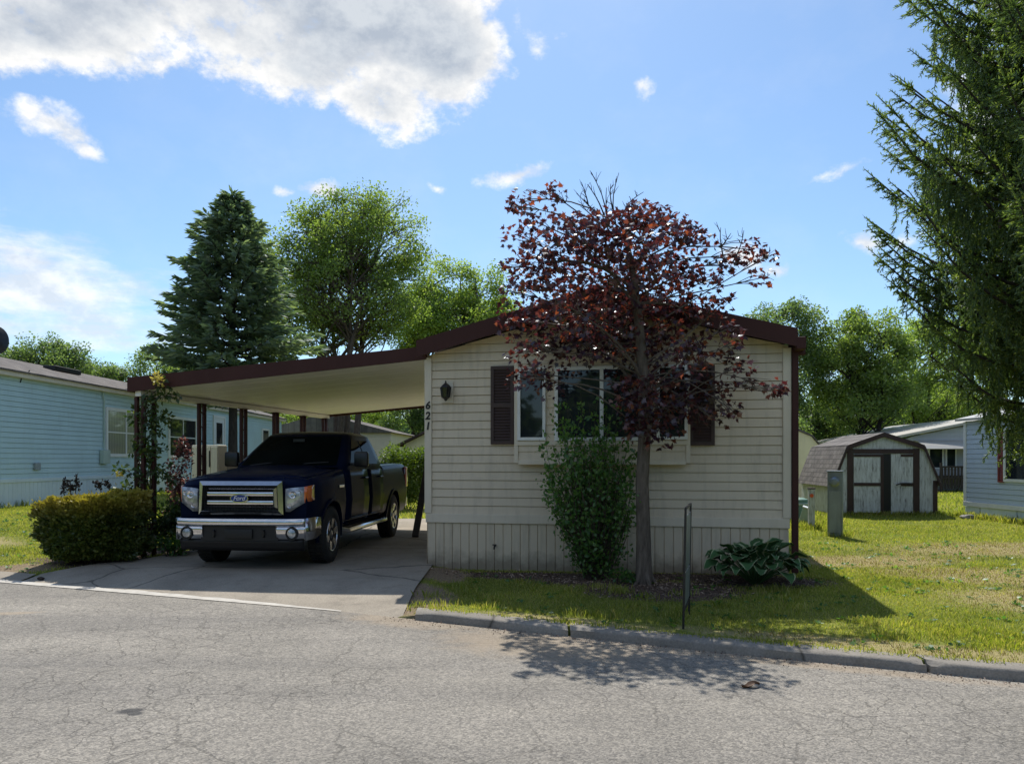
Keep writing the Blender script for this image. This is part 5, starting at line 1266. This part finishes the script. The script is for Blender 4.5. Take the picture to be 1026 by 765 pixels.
for px, d, H, lobes, m, st_, lab, n in woods:
    x0 = PX(px, d)
    broadleaf('woodland_tree', (x0, d, 0), H, [ell(a, b, c, e, d, x0) for a, b, c, e in lobes], M[m], M['bark_dark'], lab, group='woodland trees on the right', trunk_r=.20, stems=st_, leaf=.165, per=240, clumps=int(n*1.05), crad=.78, clear=.2)
left = [
 (45, 52, 9.6, [(40, 360, 36, 26), (65, 362, 26, 22), (20, 368, 26, 20)], 'tree_leaf_c', 'hazy round-topped tree above the blue home roof near the dish', 90),
 (92, 58, 8.0, [(95, 378, 26, 14), (120, 380, 24, 14), (75, 380, 22, 14)], 'tree_leaf_c', 'low far tree just above the blue roof beside the carport corner', 60),
 (165, 60, 8.0, [(160, 372, 24, 24), (178, 385, 30, 24)], 'tree_leaf', 'far tree peeping out to the left of the blue-green spruce', 60),
 (270, 62, 9.0, [(270, 400, 40, 34), (240, 405, 40, 30), (300, 410, 34, 24)], 'tree_leaf', 'far tree filling the view under the carport roof, left part', 80),
 (345, 58, 8.0, [(345, 420, 36, 24), (320, 425, 40, 20), (375, 418, 34, 26)], 'tree_leaf_b', 'far tree filling the view under the carport above the pickup roof', 80),
 (415, 52, 8.0, [(412, 415, 34, 24), (440, 410, 34, 30)], 'tree_leaf_c', 'dark far tree under the carport beside the house number', 80),
]
for px, d, H, lobes, m, lab, n in left:
    x0 = PX(px, d)
    broadleaf('woodland_tree', (x0, d, 0), H, [ell(a, b, c, e, d, x0) for a, b, c, e in lobes], M[m], M['bark_dark'], lab, group='far trees on the left', trunk_r=.18, stems=1, leaf=.17, per=230, clumps=int(n*1.0), crad=.80, clear=.2)
# the far wood that closes the horizon reads as one mass
fw = Leaves()
n = 62000
th = np.concatenate([rng.uniform(-1.15, 1.15, 26000), rng.uniform(1.15, 5.13, 36000)]); dd = np.where(abs(th) <= 1.15, rng.uniform(66, 90, n), rng.uniform(28, 38, n)); hgt = np.where(abs(th) <= 1.15, 5.5, 6.0) + 1.8*np.sin(th*17) + 1.2*np.sin(th*41+1) + .7*np.sin(th*90)  # nearer ring behind the standpoint is unseen, added to darken reflections
P = np.stack([np.sin(th)*dd, np.cos(th)*dd, rng.random(n)**.8*hgt], axis=1)
fw.add(*place_leaves(P, rng.normal(size=(n, 3)), np.where(abs(th) <= 1.15, 1.15, .9), 'diamond'))
o = fw.build('far_wood_and_added_ring', M['tree_leaf_c']); o['kind'] = 'stuff'
# bright bush behind the truck
def bush(name, loc, label, cat, mat, lobes, n, leaf, stems=7, shape='diamond', up=.5, shell=.35, sr=.012, group=None, droop=-.1, stemmat='twig'):
    root = empty(name, loc); tag(root, label, cat, group); L = Leaves(); Wd = MB()
    vol = np.array([l[3]*l[4]*l[5] for l in lobes]); cnt = np.maximum(10, n*vol/vol.sum()).astype(int)
    for (x, y, z, rx, ry, rz), m in zip(lobes, cnt):
        u = unit(m)*((shell + (1-shell)*rng.random(m))**.55)[:, None]
        k = max(4, m//40); cc = u[rng.integers(m, size=k)]; near = cc[rng.integers(k, size=m)]     # clump
        u = u*.45 + near*.55 + rng.normal(size=(m, 3))*.06
        P = np.array([x, y, z]) + u*np.array([rx, ry, rz]); P[:, 2] = np.maximum(P[:, 2], .02)
        L.add(*place_leaves(P, u + rng.normal(size=(m, 3))*.6 + np.array([0, 0, droop]), leaf, shape, up))
        for s in range(max(2, int(stems*rx*ry*rz/vol.sum()*1.0)+1)):
            e = np.array([x, y, z]) + unit(1)[0]*np.array([rx, ry, rz])*.85
            Wd.tube(curve_pts((e[0]*.12, e[1]*.12, -.05), e, .03, .05, 6), [sr*(1-.8*i/5) for i in range(6)], 5, False)
    L.build('foliage', mat, root); Wd.build('stem', M[stemmat], root, 60); return root
d = 23.0
bush('flowering_bush', (PX(408, d), d, 0), 'bright lime green bush on the lawn behind the pickup bed', 'bush', M['lime_leaf'],
  [(0, 0, 1.0, .85, .8, .9), (-.35, 0, 1.5, .6, .6, .55), (.45, .1, 1.35, .65, .6, .6), (.1, -.2, .5, .8, .7, .45)], 9000, .085)
# --- hedge: clipped yew on short stems ------------------------------
def hedge():
    root = empty('clipped_hedge', (-6.14, 11.25, .06), R(-10)); tag(root, 'squat clipped yew hedge with yellow top beside the driveway', 'hedge')
    L = Leaves(); n = 62000
    hx_, hy_, hz_ = .62, .50, .41
    u = unit(n); p = np.sign(u)*np.abs(u)**.78; p /= np.max(np.abs(p), axis=1, keepdims=True)**.75
    p *= (rng.uniform(.55, 1, n)**.35)[:, None]
    wob = np.array([mnoise.noise(Vector((a*1.7+3, b*1.7, c*1.7))) + .5*mnoise.noise(Vector((a*6, b*6, c*6))) for a, b, c in p])
    p *= (1 + .30*wob)[:, None]
    P = p*np.array([hx_, hy_, hz_]) + np.array([0, 0, .45]); P[:, 2] += .10*P[:, 0]*(P[:, 2] > .4)
    keep = (P[:, 2] > .02); P, u2 = P[keep], p[keep]
    L.add(*place_leaves(P, u2 + rng.normal(size=u2.shape)*.55 + np.array([0, 0, .45]), .055, 'diamond'))
    # stray shoots
    m = 420; q = rng.integers(len(P), size=m); Pt = P[q]
    for s in range(5): L.add(*place_leaves(Pt + np.array([0, 0, .02*s])*1.0, rng.normal(size=(m, 3))*.7 + np.array([0, 0, .8]), .05, 'narrow'))
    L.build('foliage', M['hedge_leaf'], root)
    Wd = MB()
    for k in range(26):
        e = np.array([rng.uniform(-.5, .5), rng.uniform(-.38, .38), rng.uniform(.35, .75)])
        Wd.tube(curve_pts((e[0]*.5, e[1]*.5, -.06), e, .02, .08, 6), [.022*(1-.75*i/5) for i in range(6)], 5, False)
    Wd.build('stem', M['bark_dark'], root, 60)
hedge()
# --- climber on the corner posts, red-leaved shrub, undergrowth ------
def climber():
    bx0, by0 = PX(146, 12.0), 11.95
    root = empty('climbing_plant', (bx0, by0, .06)); tag(root, 'leafy climber winding up the carport corner posts with a yellow bloom', 'climber')
    L = Leaves(); Wd = MB()
    for s in range(5):
        a0 = rng.uniform(0, 6.28); top = rng.uniform(1.7, 2.45)
        pts = [(.10*math.cos(a0+z*2.2)+.03*rng.normal(), .10*math.sin(a0+z*2.2), z) for z in np.linspace(0, top, 14)]
        Wd.tube(pts, [.014*(1-.6*i/13) for i in range(14)], 5, False)
    def spray(c, r, n): 
        u = unit(n)*(rng.random(n)**.5)[:, None]; L.add(*place_leaves(np.array(c)+u*np.array(r), u+rng.normal(size=(n, 3))*.6+np.array([0, 0, -.3]), .085, 'diamond', .5))
    for z in np.linspace(.15, 2.12, 15): spray((rng.uniform(-.08, .22), rng.uniform(-.2, .1), z), (rng.uniform(.14, .30), .22, .16), 70 if z < 1.0 or z > 1.9 else 42)
    def out(p0, p1, n, r=.10):
        pts = curve_pts(p0, p1, .06, .06, 7); Wd.tube(pts, [.008*(1-.7*i/6) for i in range(7)], 4, False)
        for p in pts[1:]: spray(p, (r, r, r*.8), n)
    out((.05, -.1, 2.2), (.62, -.25, 2.42), 13); out((.05, -.1, 2.0), (.50, -.2, 2.05), 12); out((.0, -.1, 2.3), (.46, -.3, 2.62), 9); out((.0, -.1, 1.5), (.42, -.2, 1.62), 11); out((0, -.1, 1.1), (-.32, -.2, 1.3), 9); out((.0, -.1, .9), (-.28, -.2, 1.0), 8); out((.1, 0, 1.25), (.45, -.1, 1.1), 12)
    L.build('foliage', M['vine_leaf'], root); Wd.build('stem', M['twig'], root, 60)
    B_ = Leaves()
    for c in ((.36, -.40, 2.63), (.43, -.38, 2.60), (.40, -.40, 2.69)):
        u = unit(26); B_.add(*place_leaves(np.array(c)+u*.035, u, .055, 'diamond'))
    B_.build('bloom', M['yellow_petal'], root)
    B_ = Leaves(); u = unit(22); B_.add(*place_leaves(np.array((-.28, -.22, 1.22))+u*.012, u, .055, 'diamond')); B_.build('bloom', M['yellow_petal'], root)
climber()
bush('barberry_shrub', (PX(180, 13.3), 13.3, .05), 'purple-red shrub with pale pink tips beside the cream cabinet', 'shrub', M['barberry'], [(0, 0, .9, .28, .28, .85), (.06, 0, 1.5, .20, .2, .40), (-.05, .0, .4, .34, .3, .4)], 1900, .065, 10)
bush('rose_bush', (PX(161, 12.2)+.18, 12.2, .04), 'low leafy bush with dry pinkish leaves behind the clipped hedge', 'bush', M['vine_leaf'], [(0, 0, .42, .42, .36, .42), (.25, .1, .30, .36, .3, .3)], 1700, .075, 8)
bush('ground_plant', (PX(176, 11.9), 11.75, .03), 'low dark plant at the driveway edge beside the truck bumper', 'plant', M['shrub_leaf'], [(0, 0, .16, .36, .3, .18)], 520, .06, 6)
for k, (px, top, lab) in enumerate([(65, 478, 'leftmost dry flower stalk rising above the hedge'), (70, 480, 'shorter dry stalk second from left above the hedge'), (76, 474, 'tallest dry flower stalk above the hedge'), (94, 482, 'curled dry stalk above the middle of the hedge'), (103, 481, 'bent dark dry stalk nearest the carport posts')]):
    d = 12.7; s = MB(); x0 = PX(px, d); h_ = PZ(top, d) - .2; pts = [np.array((.0, 0, 0)), np.array((rng.uniform(-.04, .04), 0, h_*.5)), np.array((rng.uniform(-.03, .03) + (.10 if k >= 3 else 0), 0, h_*.82)), np.array(((.0 if k < 3 else .03), 0, h_))]
    root = empty('dry_stalk', (x0, d, .2)); tag(root, lab, 'plant', 'dry stalks behind the hedge')
    s.tube(pts, [.010, .009, .007, .004], 5); s.build('stem', M['bark_dark'], root)
    L = Leaves(); m = 90; t = rng.uniform(.62 if k < 3 else .7, .97, m); P = np.array([pts[2]*(1-(q-.6)/.4)+pts[3]*((q-.6)/.4) for q in t]) + rng.normal(size=(m, 3))*np.array([.022, .022, .01]); P[:, 2] -= .12*(k < 3)*rng.random(m)
    L.add(*place_leaves(P, rng.normal(size=(m, 3))+np.array([0, 0, .5]), .05, 'diamond')); L.build('seed_head', M['bark_dark'], root)

# --- purple maple ----------------------------------------------------
def maple():
    d0 = 9.45; x0 = PX(645, d0)
    root = empty('purple_maple_tree', (x0, d0, .0)); tag(root, 'purple-leaved maple with bare twigs on top in front of the beige home', 'tree')
    clumps = [(525,199,13),(556,194,14),(514,206,7),(520,236,17),(541,224,20),(512,268,13),(513,292,15),(520,322,22),(527,352,22),(519,378,13),(545,262,30),(556,300,38),(560,340,38),(548,384,18),(538,375,14),(572,232,26),(600,236,32),(600,280,45),(600,330,36),(640,218,20),(632,212,16),(650,250,38),(650,300,45),(645,350,40),(645,398,32),(676,226,16),(690,236,16),(706,242,10),(688,272,23),(690,312,26),(692,352,25),(690,395,28),(662,432,20),(640,428,18),(728,266,15),(712,280,12),(752,250,15),(735,258,14),(770,256,9),(764,278,12),(720,306,18),(738,340,10),(728,356,14),(745,366,12),(722,392,20),(712,418,15),(735,412,9),(770,387,11),(752,384,7),(781,389,6),(676,410,24),(730,330,14),(658,215,14)]
    Wd = MB(); L = Leaves()
    trunk = [np.array(p) for p in [(0, 0, -.08), (.0, 0, .5), (-.02, .0, 1.2), (.015, 0, 1.9), (0, .02, 2.5), (-.05, .02, 3.1), (-.12, 0, 3.7), (-.22, 0, 4.3)]]
    Wd.tube(trunk, [.105, .088, .080, .076, .072, .062, .042, .02], 12)
    for k in range(5):                                   # root flare
        a = k*1.26; Wd.tube([(0.05*math.cos(a), .05*math.sin(a), .16), (.10*math.cos(a), .10*math.sin(a), .03), (.17*math.cos(a), .17*math.sin(a), -.05)], [.045, .035, .02], 7)
    for (px, py, rp) in clumps:
        for rep in range(2 if rp > 29 else 1):
            dep = rng.uniform(-1.05, .85)*(1 if rp > 20 else .5); d = d0 + dep
            c = np.array((PX(px, d)-x0, dep, PZ(py, d))); r = rp/F*d
            zt = c[2] - .55*np.hypot(c[0], c[1]) - .15; zt = max(zt, 1.75) + rng.uniform(-.1, .75); kk = int(np.clip(np.searchsorted([p[2] for p in trunk], zt), 3, 7)); q0 = np.clip((zt - trunk[kk-1][2])/(trunk[kk][2]-trunk[kk-1][2]), 0, 1); a = trunk[kk-1]*(1-q0) + trunk[kk]*q0
            bp = curve_pts(a, c, .08, .05, 6); Wd.tube(bp, [.005 + .019*(1-j/5)*min(1, r*2.2) for j in range(6)], 6, False)
            for q in range(5): 
                e = c + unit(1)[0]*r*np.array([1, 1, .7]); Wd.tube(curve_pts(bp[4], e, .03, .08, 4), [.006, .005, .004, .0025], 4, False)
            m = int(np.clip(1350*r*r, 24, 200)*(1 if c[2] > 2.2 else .8)*(1.6 if abs(c[0]) < .75 else 1)); u = unit(m)*(rng.random(m)**.42)[:, None]
            tier = np.round(rng.random(m)*2.4)/2.4 - .5; P = c + u*np.array([r*1.05, min(r, .6)*1.0, r*.30]); P[:, 2] += tier*r*1.25
            D = np.array([c[0], c[1], 0])*.25 + u*.8 + rng.normal(size=(m, 3))*.55 + np.array([0, 0, -.45])
            L.add(*place_leaves(P, D, rng.uniform(.048, .092, m), 'maple', .6))
    L.build('crown', M['maple_leaf'], root); Wd.build('trunk', M['bark_maple'], root, 60)
    for (xa, ya, xb, yb) in [(610,235,590,175),(606,215,588,186),(612,228,607,190),(618,225,619,176),(622,222,644,194),(616,214,612,184),(600,222,582,205),(598,212,578,192),(727,262,722,228),(735,262,744,232),(724,246,730,236),(634,222,634,200),(590,205,583,180)]:
        p = curve_pts((PX(xa, d0)-x0, .05, PZ(ya, d0)), (PX(xb, d0)-x0, rng.uniform(-.15, .1), PZ(yb, d0)), .0, .05, 6); t = MB(); t.tube(p, [.010, .009, .008, .006, .005, .003], 5)
        for s in range(5):
            q = p[rng.integers(2, 5)]; e = q + np.array([rng.uniform(-.09, .09), rng.uniform(-.05, .05), rng.uniform(.04, .14)]); t.tube([q, (q+e)/2+rng.normal(size=3)*.008, e], [.005, .004, .002], 4)
        t.build('bare_twig', M['twig'], root)
maple()
# --- green shrub, hosta ---------------------------------------------
def tall_shrub():
    d0 = 9.85; x0 = PX(598, d0)
    root = empty('tall_shrub', (x0, d0, 0)); tag(root, 'tall green arching shrub under the window left of the maple trunk', 'shrub')
    L = Leaves(); Wd = MB()
    lobes = [(592, 505, 44, 52), (578, 465, 34, 30), (605, 455, 30, 30), (600, 548, 34, 26), (628, 490, 14, 44), (560, 485, 18, 26)]
    for px, py, rx, ry in lobes:
        n = int(rx*ry*.36)+12
        for k in range(n//14):
            u = unit(1)[0]*(rng.random()**.4); c = np.array((PX(px+u[0]*rx, d0)-x0, u[1]*.5, PZ(py-u[2]*ry, d0)))
            s = np.array((c[0]*.15+rng.uniform(-.08, .08), c[1]*.2, -.03)); pts = curve_pts(s, c, .06, .04, 8)
            Wd.tube(pts, [.010*(1-.8*i/7) for i in range(8)], 4, False)
            m = 40; t = rng.uniform(.25, 1.08, m); pp = np.array(pts); j = np.clip((t*7).astype(int), 0, 6); fr = (t*7-j)[:, None]; P = pp[j]*(1-fr)+pp[j+1]*fr + rng.normal(size=(m, 3))*.06
            L.add(*place_leaves(P, rng.normal(size=(m, 3))*.8+np.array([0, 0, .35]), .060, 'diamond', .4))
    for (px, py) in [(566, 420), (578, 430), (596, 425), (610, 432), (588, 440), (602, 414), (575, 445), (615, 440), (540, 440), (548, 470), (546, 490), (556, 520), (634, 470), (638, 500), (630, 430), (636, 520), (566, 390), (598, 388), (615, 396), (583, 408), (548, 405), (556, 398), (571, 412), (590, 402), (604, 398), (545, 425), (552, 445), (560, 418), (612, 408), (640, 450), (545, 460), (580, 395)]:
        c = np.array((PX(px, d0)-x0, rng.uniform(-.4, .2), PZ(py, d0))); pts = curve_pts((c[0]*.2, c[1]*.3, .3), c, .04, .05, 12); Wd.tube(pts, [.008*(1-.8*i/11) for i in range(12)], 4, False)
        m = 64; t = rng.uniform(.35, 1, m); pp = np.array(pts); j = np.clip((t*11).astype(int), 0, 10); P = pp[j]+rng.normal(size=(m, 3))*.022
        L.add(*place_leaves(P, rng.normal(size=(m, 3))*.7+np.array([0, 0, .3]), .06, 'diamond', .4))
    L.build('foliage', M['shrub_leaf'], root); Wd.build('stem', M['twig'], root, 60)
tall_shrub()
def hosta():
    root = empty('hosta_plant', (PX(757, 9.25), 9.25, .0)); tag(root, 'large hosta with cream-edged leaves by the right corner of the beige home', 'plant')
    def lm(name, c): 
        m, nt, b = new_mat(name); v = coords(nt); n1 = noise(nt, v, 3, 3)
        nt.links.new(ramp(nt, n1, [(.3, tuple(x*.75 for x in c)), (.7, c)]), b.inputs['Base Color']); setb(b, rough=.6, spec=.25); return m
    green, cream = lm('hosta_green', (.055, .13, .045)), lm('hosta_cream_edge', (.40, .44, .26))
    ys = np.array([0, .08, .22, .42, .62, .80, .93, 1.0]); ws = np.array([.03, .24, .41, .46, .39, .24, .10, .0])
    k = 0
    for ringn, rad0, elev, sz, cnt in ((0, .14, .20, .24, 25), (1, .14, .50, .24, 23), (2, .10, .80, .23, 18), (3, .04, 1.15, .21, 11)):
        for i in range(cnt):
            a = 2*math.pi*(i + rng.uniform(-.3, .3))/cnt + ringn*.4; s = sz*rng.uniform(.85, 1.2); st_l = rng.uniform(.10, .20)+.04*(3-ringn); el = elev + rng.uniform(-.15, .15)
            hd_ = np.array([math.cos(a), math.sin(a), 0]); sd_ = np.array([-math.sin(a), math.cos(a), 0]); start = hd_*rad0*.5
            tip = start + hd_*st_l*math.cos(el)*1.25 + np.array([0, 0, st_l*1.25*math.sin(el)+.16])
            roll = rng.uniform(-.35, .35)
            def pt(y, x):
                curl = y*y*(.35+.25*(ringn < 2)); e2 = el - 1.2*curl
                q = tip + hd_*s*y*math.cos(max(-.9, e2)) + np.array([0, 0, 1])*s*(y*math.sin(el) - .75*curl*y) 
                return q + (sd_*math.cos(roll) + np.array([0, 0, 1])*math.sin(roll))*x*s + np.array([0, 0, 1])*(.55*abs(x)*s*.55 + .012*math.sin(y*14+i))
            g = MB(); e = MB(); V = []
            for y, w_ in zip(ys, ws): V += [pt(y, -w_*.84), pt(y, -w_*.42), pt(y, 0), pt(y, w_*.42), pt(y, w_*.84)]
            g.add(V, [(r*5+c, r*5+c+1, (r+1)*5+c+1, (r+1)*5+c) for r in range(7) for c in range(4)])
            g.tube([start*.4, (start+tip)/2+np.array([0, 0, .03]), tip], [.008, .006, .005], 5, False)
            for sg_ in (-1, 1):
                E = []
                for y, w_ in zip(ys, ws): E += [pt(y, sg_*w_*.84), pt(y, sg_*w_)]
                e.add(E, [(r*2, r*2+1, r*2+3, r*2+2) for r in range(7)])
            lo_ = g.build('leaf', green, root, 60); e.build('leaf_edge', cream, lo_, 60)
hosta()
bush('weed_clump', (PX(610, 9.5)+.1, 9.45, 0), 'small weeds at the foot of the green shrub in the mulch', 'plant', M['shrub_leaf'], [(0, 0, .08, .28, .16, .09)], 160, .05, 4)

# --- grass ------------------------------------------------------------
def in_ell(x, y, E, grow=1.0):
    m = np.zeros(len(x), bool)
    for (cx, cy, rx, ry, rot) in E:
        c, s = math.cos(rot), math.sin(rot); dx, dy = x-cx, y-cy; u, v_ = dx*c+dy*s, -dx*s+dy*c
        m |= (u/rx)**2 + (v_/ry)**2 < grow*rng.uniform(.35, .9, len(x))
    return m
def grass_field(n, x0, x1, y0, y1, hmin, hmax, wid, name, mat, only=None, clear=True):
    x = rng.uniform(x0, x1, n); y = rng.uniform(y0, y1, n)
    ed = np.interp(x, EX, EY); t = y - ed
    ok = (t > .12) & ~in_ell(x, y, MULCH, .8) & ~in_ell(x, y, DIRT, .75)
    xl_ = np.interp(y, [10.45, 11.1, 11.3, 20], [-6.4, -5.65, -5.5, -3.8]); xr_ = -1.06 + .2*np.maximum(0, y-10.85)
    ok &= ~((x > xl_-.04) & (x < xr_+.04) & (y < 19.3)); ok &= ~((x < -5.0) & (t < .56))
    rel = (x-hx)*ux + (y-hy)*uy; rey = -(x-hx)*uy + (y-hy)*ux
    ok &= ~((rel > -.02) & (rel < HW+.02) & (rey > -.03) & (rey < 19))
    ok &= ~(x < -11.3); px = CX + F*x/y; ok &= (px > -60) & (px < 1090)
    dry = in_ell(x, y, DRY, 1.0)
    if only == 'dry': ok &= dry
    elif only == 'lush': pass
    else: ok &= ~(dry & (rng.random(n) < .85))
    x, y = x[ok], y[ok]; m = len(x)
    patch = np.array([mnoise.noise(Vector((a*1.3, b*1.3, 0))) for a, b in zip(x, y)])
    z = np.array([base_h(a, b) for a, b in zip(x, y)])
    h = rng.uniform(hmin, hmax, m)*(1 + .45*patch); a = rng.uniform(0, 2*math.pi, m); lean = rng.uniform(.1, .95, m); b2 = rng.uniform(0, 2*math.pi, m)
    w_ = wid*rng.uniform(.7, 1.3, m)
    B0 = np.stack([x, y, z-.005], 1); sv = np.stack([np.cos(a), np.sin(a), np.zeros(m)], 1)*w_[:, None]/2; ln = np.stack([np.cos(b2)*lean, np.sin(b2)*lean, np.ones(m)], 1)*h[:, None]; ln2 = np.stack([np.cos(b2)*lean*.35, np.sin(b2)*lean*.35, np.full(m, .6)], 1)*h[:, None]
    V = np.stack([B0-sv, B0+sv, B0+ln2+sv*.7, B0+ln, B0+ln2-sv*.7], 1).reshape(-1, 3)
    Fc = (np.arange(m)*5)[:, None] + np.arange(5)[None]
    o = fast_mesh(name, V, Fc, mat); o['kind'] = 'stuff'; return o
grass_field(150000, -1.2, 7.2, 5.2, 11.2, .016, .040, .006, 'grass', M['grass'])
grass_field(110000, 3.0, 13.5, 8.5, 22, .020, .050, .011, 'grass', M['grass'])
grass_field(45000, 6, 26, 20, 45, .06, .12, .03, 'grass', M['grass'])
grass_field(85000, -11.2, -5.0, 9.6, 19, .020, .050, .010, 'grass', M['grass'])
grass_field(25000, -11.2, 2, 19, 36, .05, .10, .025, 'grass', M['grass'])
grass_field(90000, 2.0, 11, 5.6, 15, .012, .032, .007, 'dry_grass', M['drygrass'], 'dry')
# longer tufts: round posts, boxes, the shed and along the kerb
def tufts(spots, name='grass'):
    X = []; Y = []; Hh = []
    for (x, y, r, n, h) in spots:
        X.append(x + rng.normal(size=n)*r); Y.append(y + rng.normal(size=n)*r*.7); Hh.append(rng.uniform(.5, 1.2, n)*h)
    x, y, h = map(np.concatenate, (X, Y, Hh)); m = len(x); z = np.array([base_h(a, b) for a, b in zip(x, y)])
    ok = y > np.interp(x, EX, EY) + .1; x, y, h, z = x[ok], y[ok], h[ok], z[ok]; m = len(x)
    a = rng.uniform(0, 6.28, m); b2 = rng.uniform(0, 6.28, m); lean = rng.uniform(.1, .7, m); w_ = rng.uniform(.006, .012, m)*np.maximum(1, y/11)
    B0 = np.stack([x, y, z-.005], 1); sv = np.stack([np.cos(a), np.sin(a), np.zeros(m)], 1)*w_[:, None]/2; ln = np.stack([np.cos(b2)*lean, np.sin(b2)*lean, np.ones(m)], 1)*h[:, None]; ln2 = np.stack([np.cos(b2)*lean*.3, np.sin(b2)*lean*.3, np.full(m, .6)], 1)*h[:, None]
    V = np.stack([B0-sv, B0+sv, B0+ln2+sv*.7, B0+ln, B0+ln2-sv*.7], 1).reshape(-1, 3); Fc = (np.arange(m)*5)[:, None] + np.arange(5)[None]
    o = fast_mesh(name, V, Fc, M['grass']); o['kind'] = 'stuff'
sp = [(PX(813, 16.6), 16.55, .25, 600, .15), (PX(800, 18), 17.9, .35, 600, .13), (PX(836, 15.1)+.1, 15.15, .22, 300, .12), (PX(822, 18.5), 18.6, .4, 500, .14)]
for k in range(12): sp.append((8.78+.25*k, 20.8-.02*k, .12, 90, .14))
for k in range(14): sp.append((11.75+.02*k, 20.2-.5*k, .10, 160, .17))
for k in range(40):
    x = rng.uniform(3.0, 5.4); sp.append((x, edge(x)+rng.uniform(.7, 1.6), .12, 110, .055))
for k in range(70):
    x = rng.uniform(-.9, 9); sp.append((x, edge(x)+.19, .05, 26, .055))
for k in range(30): sp.append((-11.2+.0*k, 14+.7*k, .12, 60, .16))
for k in range(30): sp.append((rng.uniform(-1, 3.2), rng.uniform(7.4, 9.2), .09, 60, .085))
tufts(sp)
# broad-leaved weeds in the lawn, grit along the kerb
def weeds():
    n = 420; x = np.concatenate([rng.uniform(-1, 8, n), rng.uniform(-10, -6.5, 120)]); y = np.concatenate([rng.uniform(5.8, 14, n), rng.uniform(10.5, 16, 120)])
    rel = (x-hx)*ux + (y-hy)*uy; rey = -(x-hx)*uy + (y-hy)*ux
    ok = (y - np.interp(x, EX, EY) > .35) & ~((rel > -.3) & (rel < HW+.3) & (rey > -.2)) & (x > -1.0) | (x < -6.6); x, y = x[ok], y[ok]
    k = 7; P = np.repeat(np.stack([x, y, np.array([base_h(a, b) for a, b in zip(x, y)]) + .012], 1), k, 0); P[:, :2] += rng.normal(size=(len(P), 2))*.03
    D = rng.normal(size=(len(P), 3))*np.array([1, 1, .2]) + np.array([0, 0, .25])
    o = fast_mesh('weeds', *place_leaves(P, D, .055, 'diamond', .7), M['shrub_leaf']); o['kind'] = 'stuff'
    m = 1300; x = rng.uniform(-1.3, 5.5, m); y = np.interp(x, EX, EY) - abs(rng.normal(size=m))*.13 - .02
    P = np.stack([x, y, np.full(m, -.092)], 1)
    o = fast_mesh('kerb_debris', *place_leaves(P, rng.normal(size=(m, 3))*np.array([1, 1, .3]), rng.uniform(.007, .020, m), 'diamond', .4), M['mulch']); o['kind'] = 'stuff'
weeds()
# mulch chips round the maple and along the wall
def chips():
    n = 9000; x = rng.uniform(-1.3, 5, n); y = rng.uniform(8.4, 10.7, n); ok = in_ell(x, y, MULCH, 1.0); x, y = x[ok], y[ok]
    rel = (x-hx)*ux + (y-hy)*uy; rey = -(x-hx)*uy + (y-hy)*ux; ok = rey < -.02; x, y = x[ok], y[ok]; m = len(x)
    P = np.stack([x, y, np.array([base_h(a, b) for a, b in zip(x, y)]) + rng.uniform(.003, .022, m)], 1)
    V, Fc = place_leaves(P, rng.normal(size=(m, 3))*np.array([1, 1, .35]), rng.uniform(.025, .06, m), 'narrow', .5)
    o = fast_mesh('mulch', V, Fc, M['mulch']); o['kind'] = 'stuff'
chips()
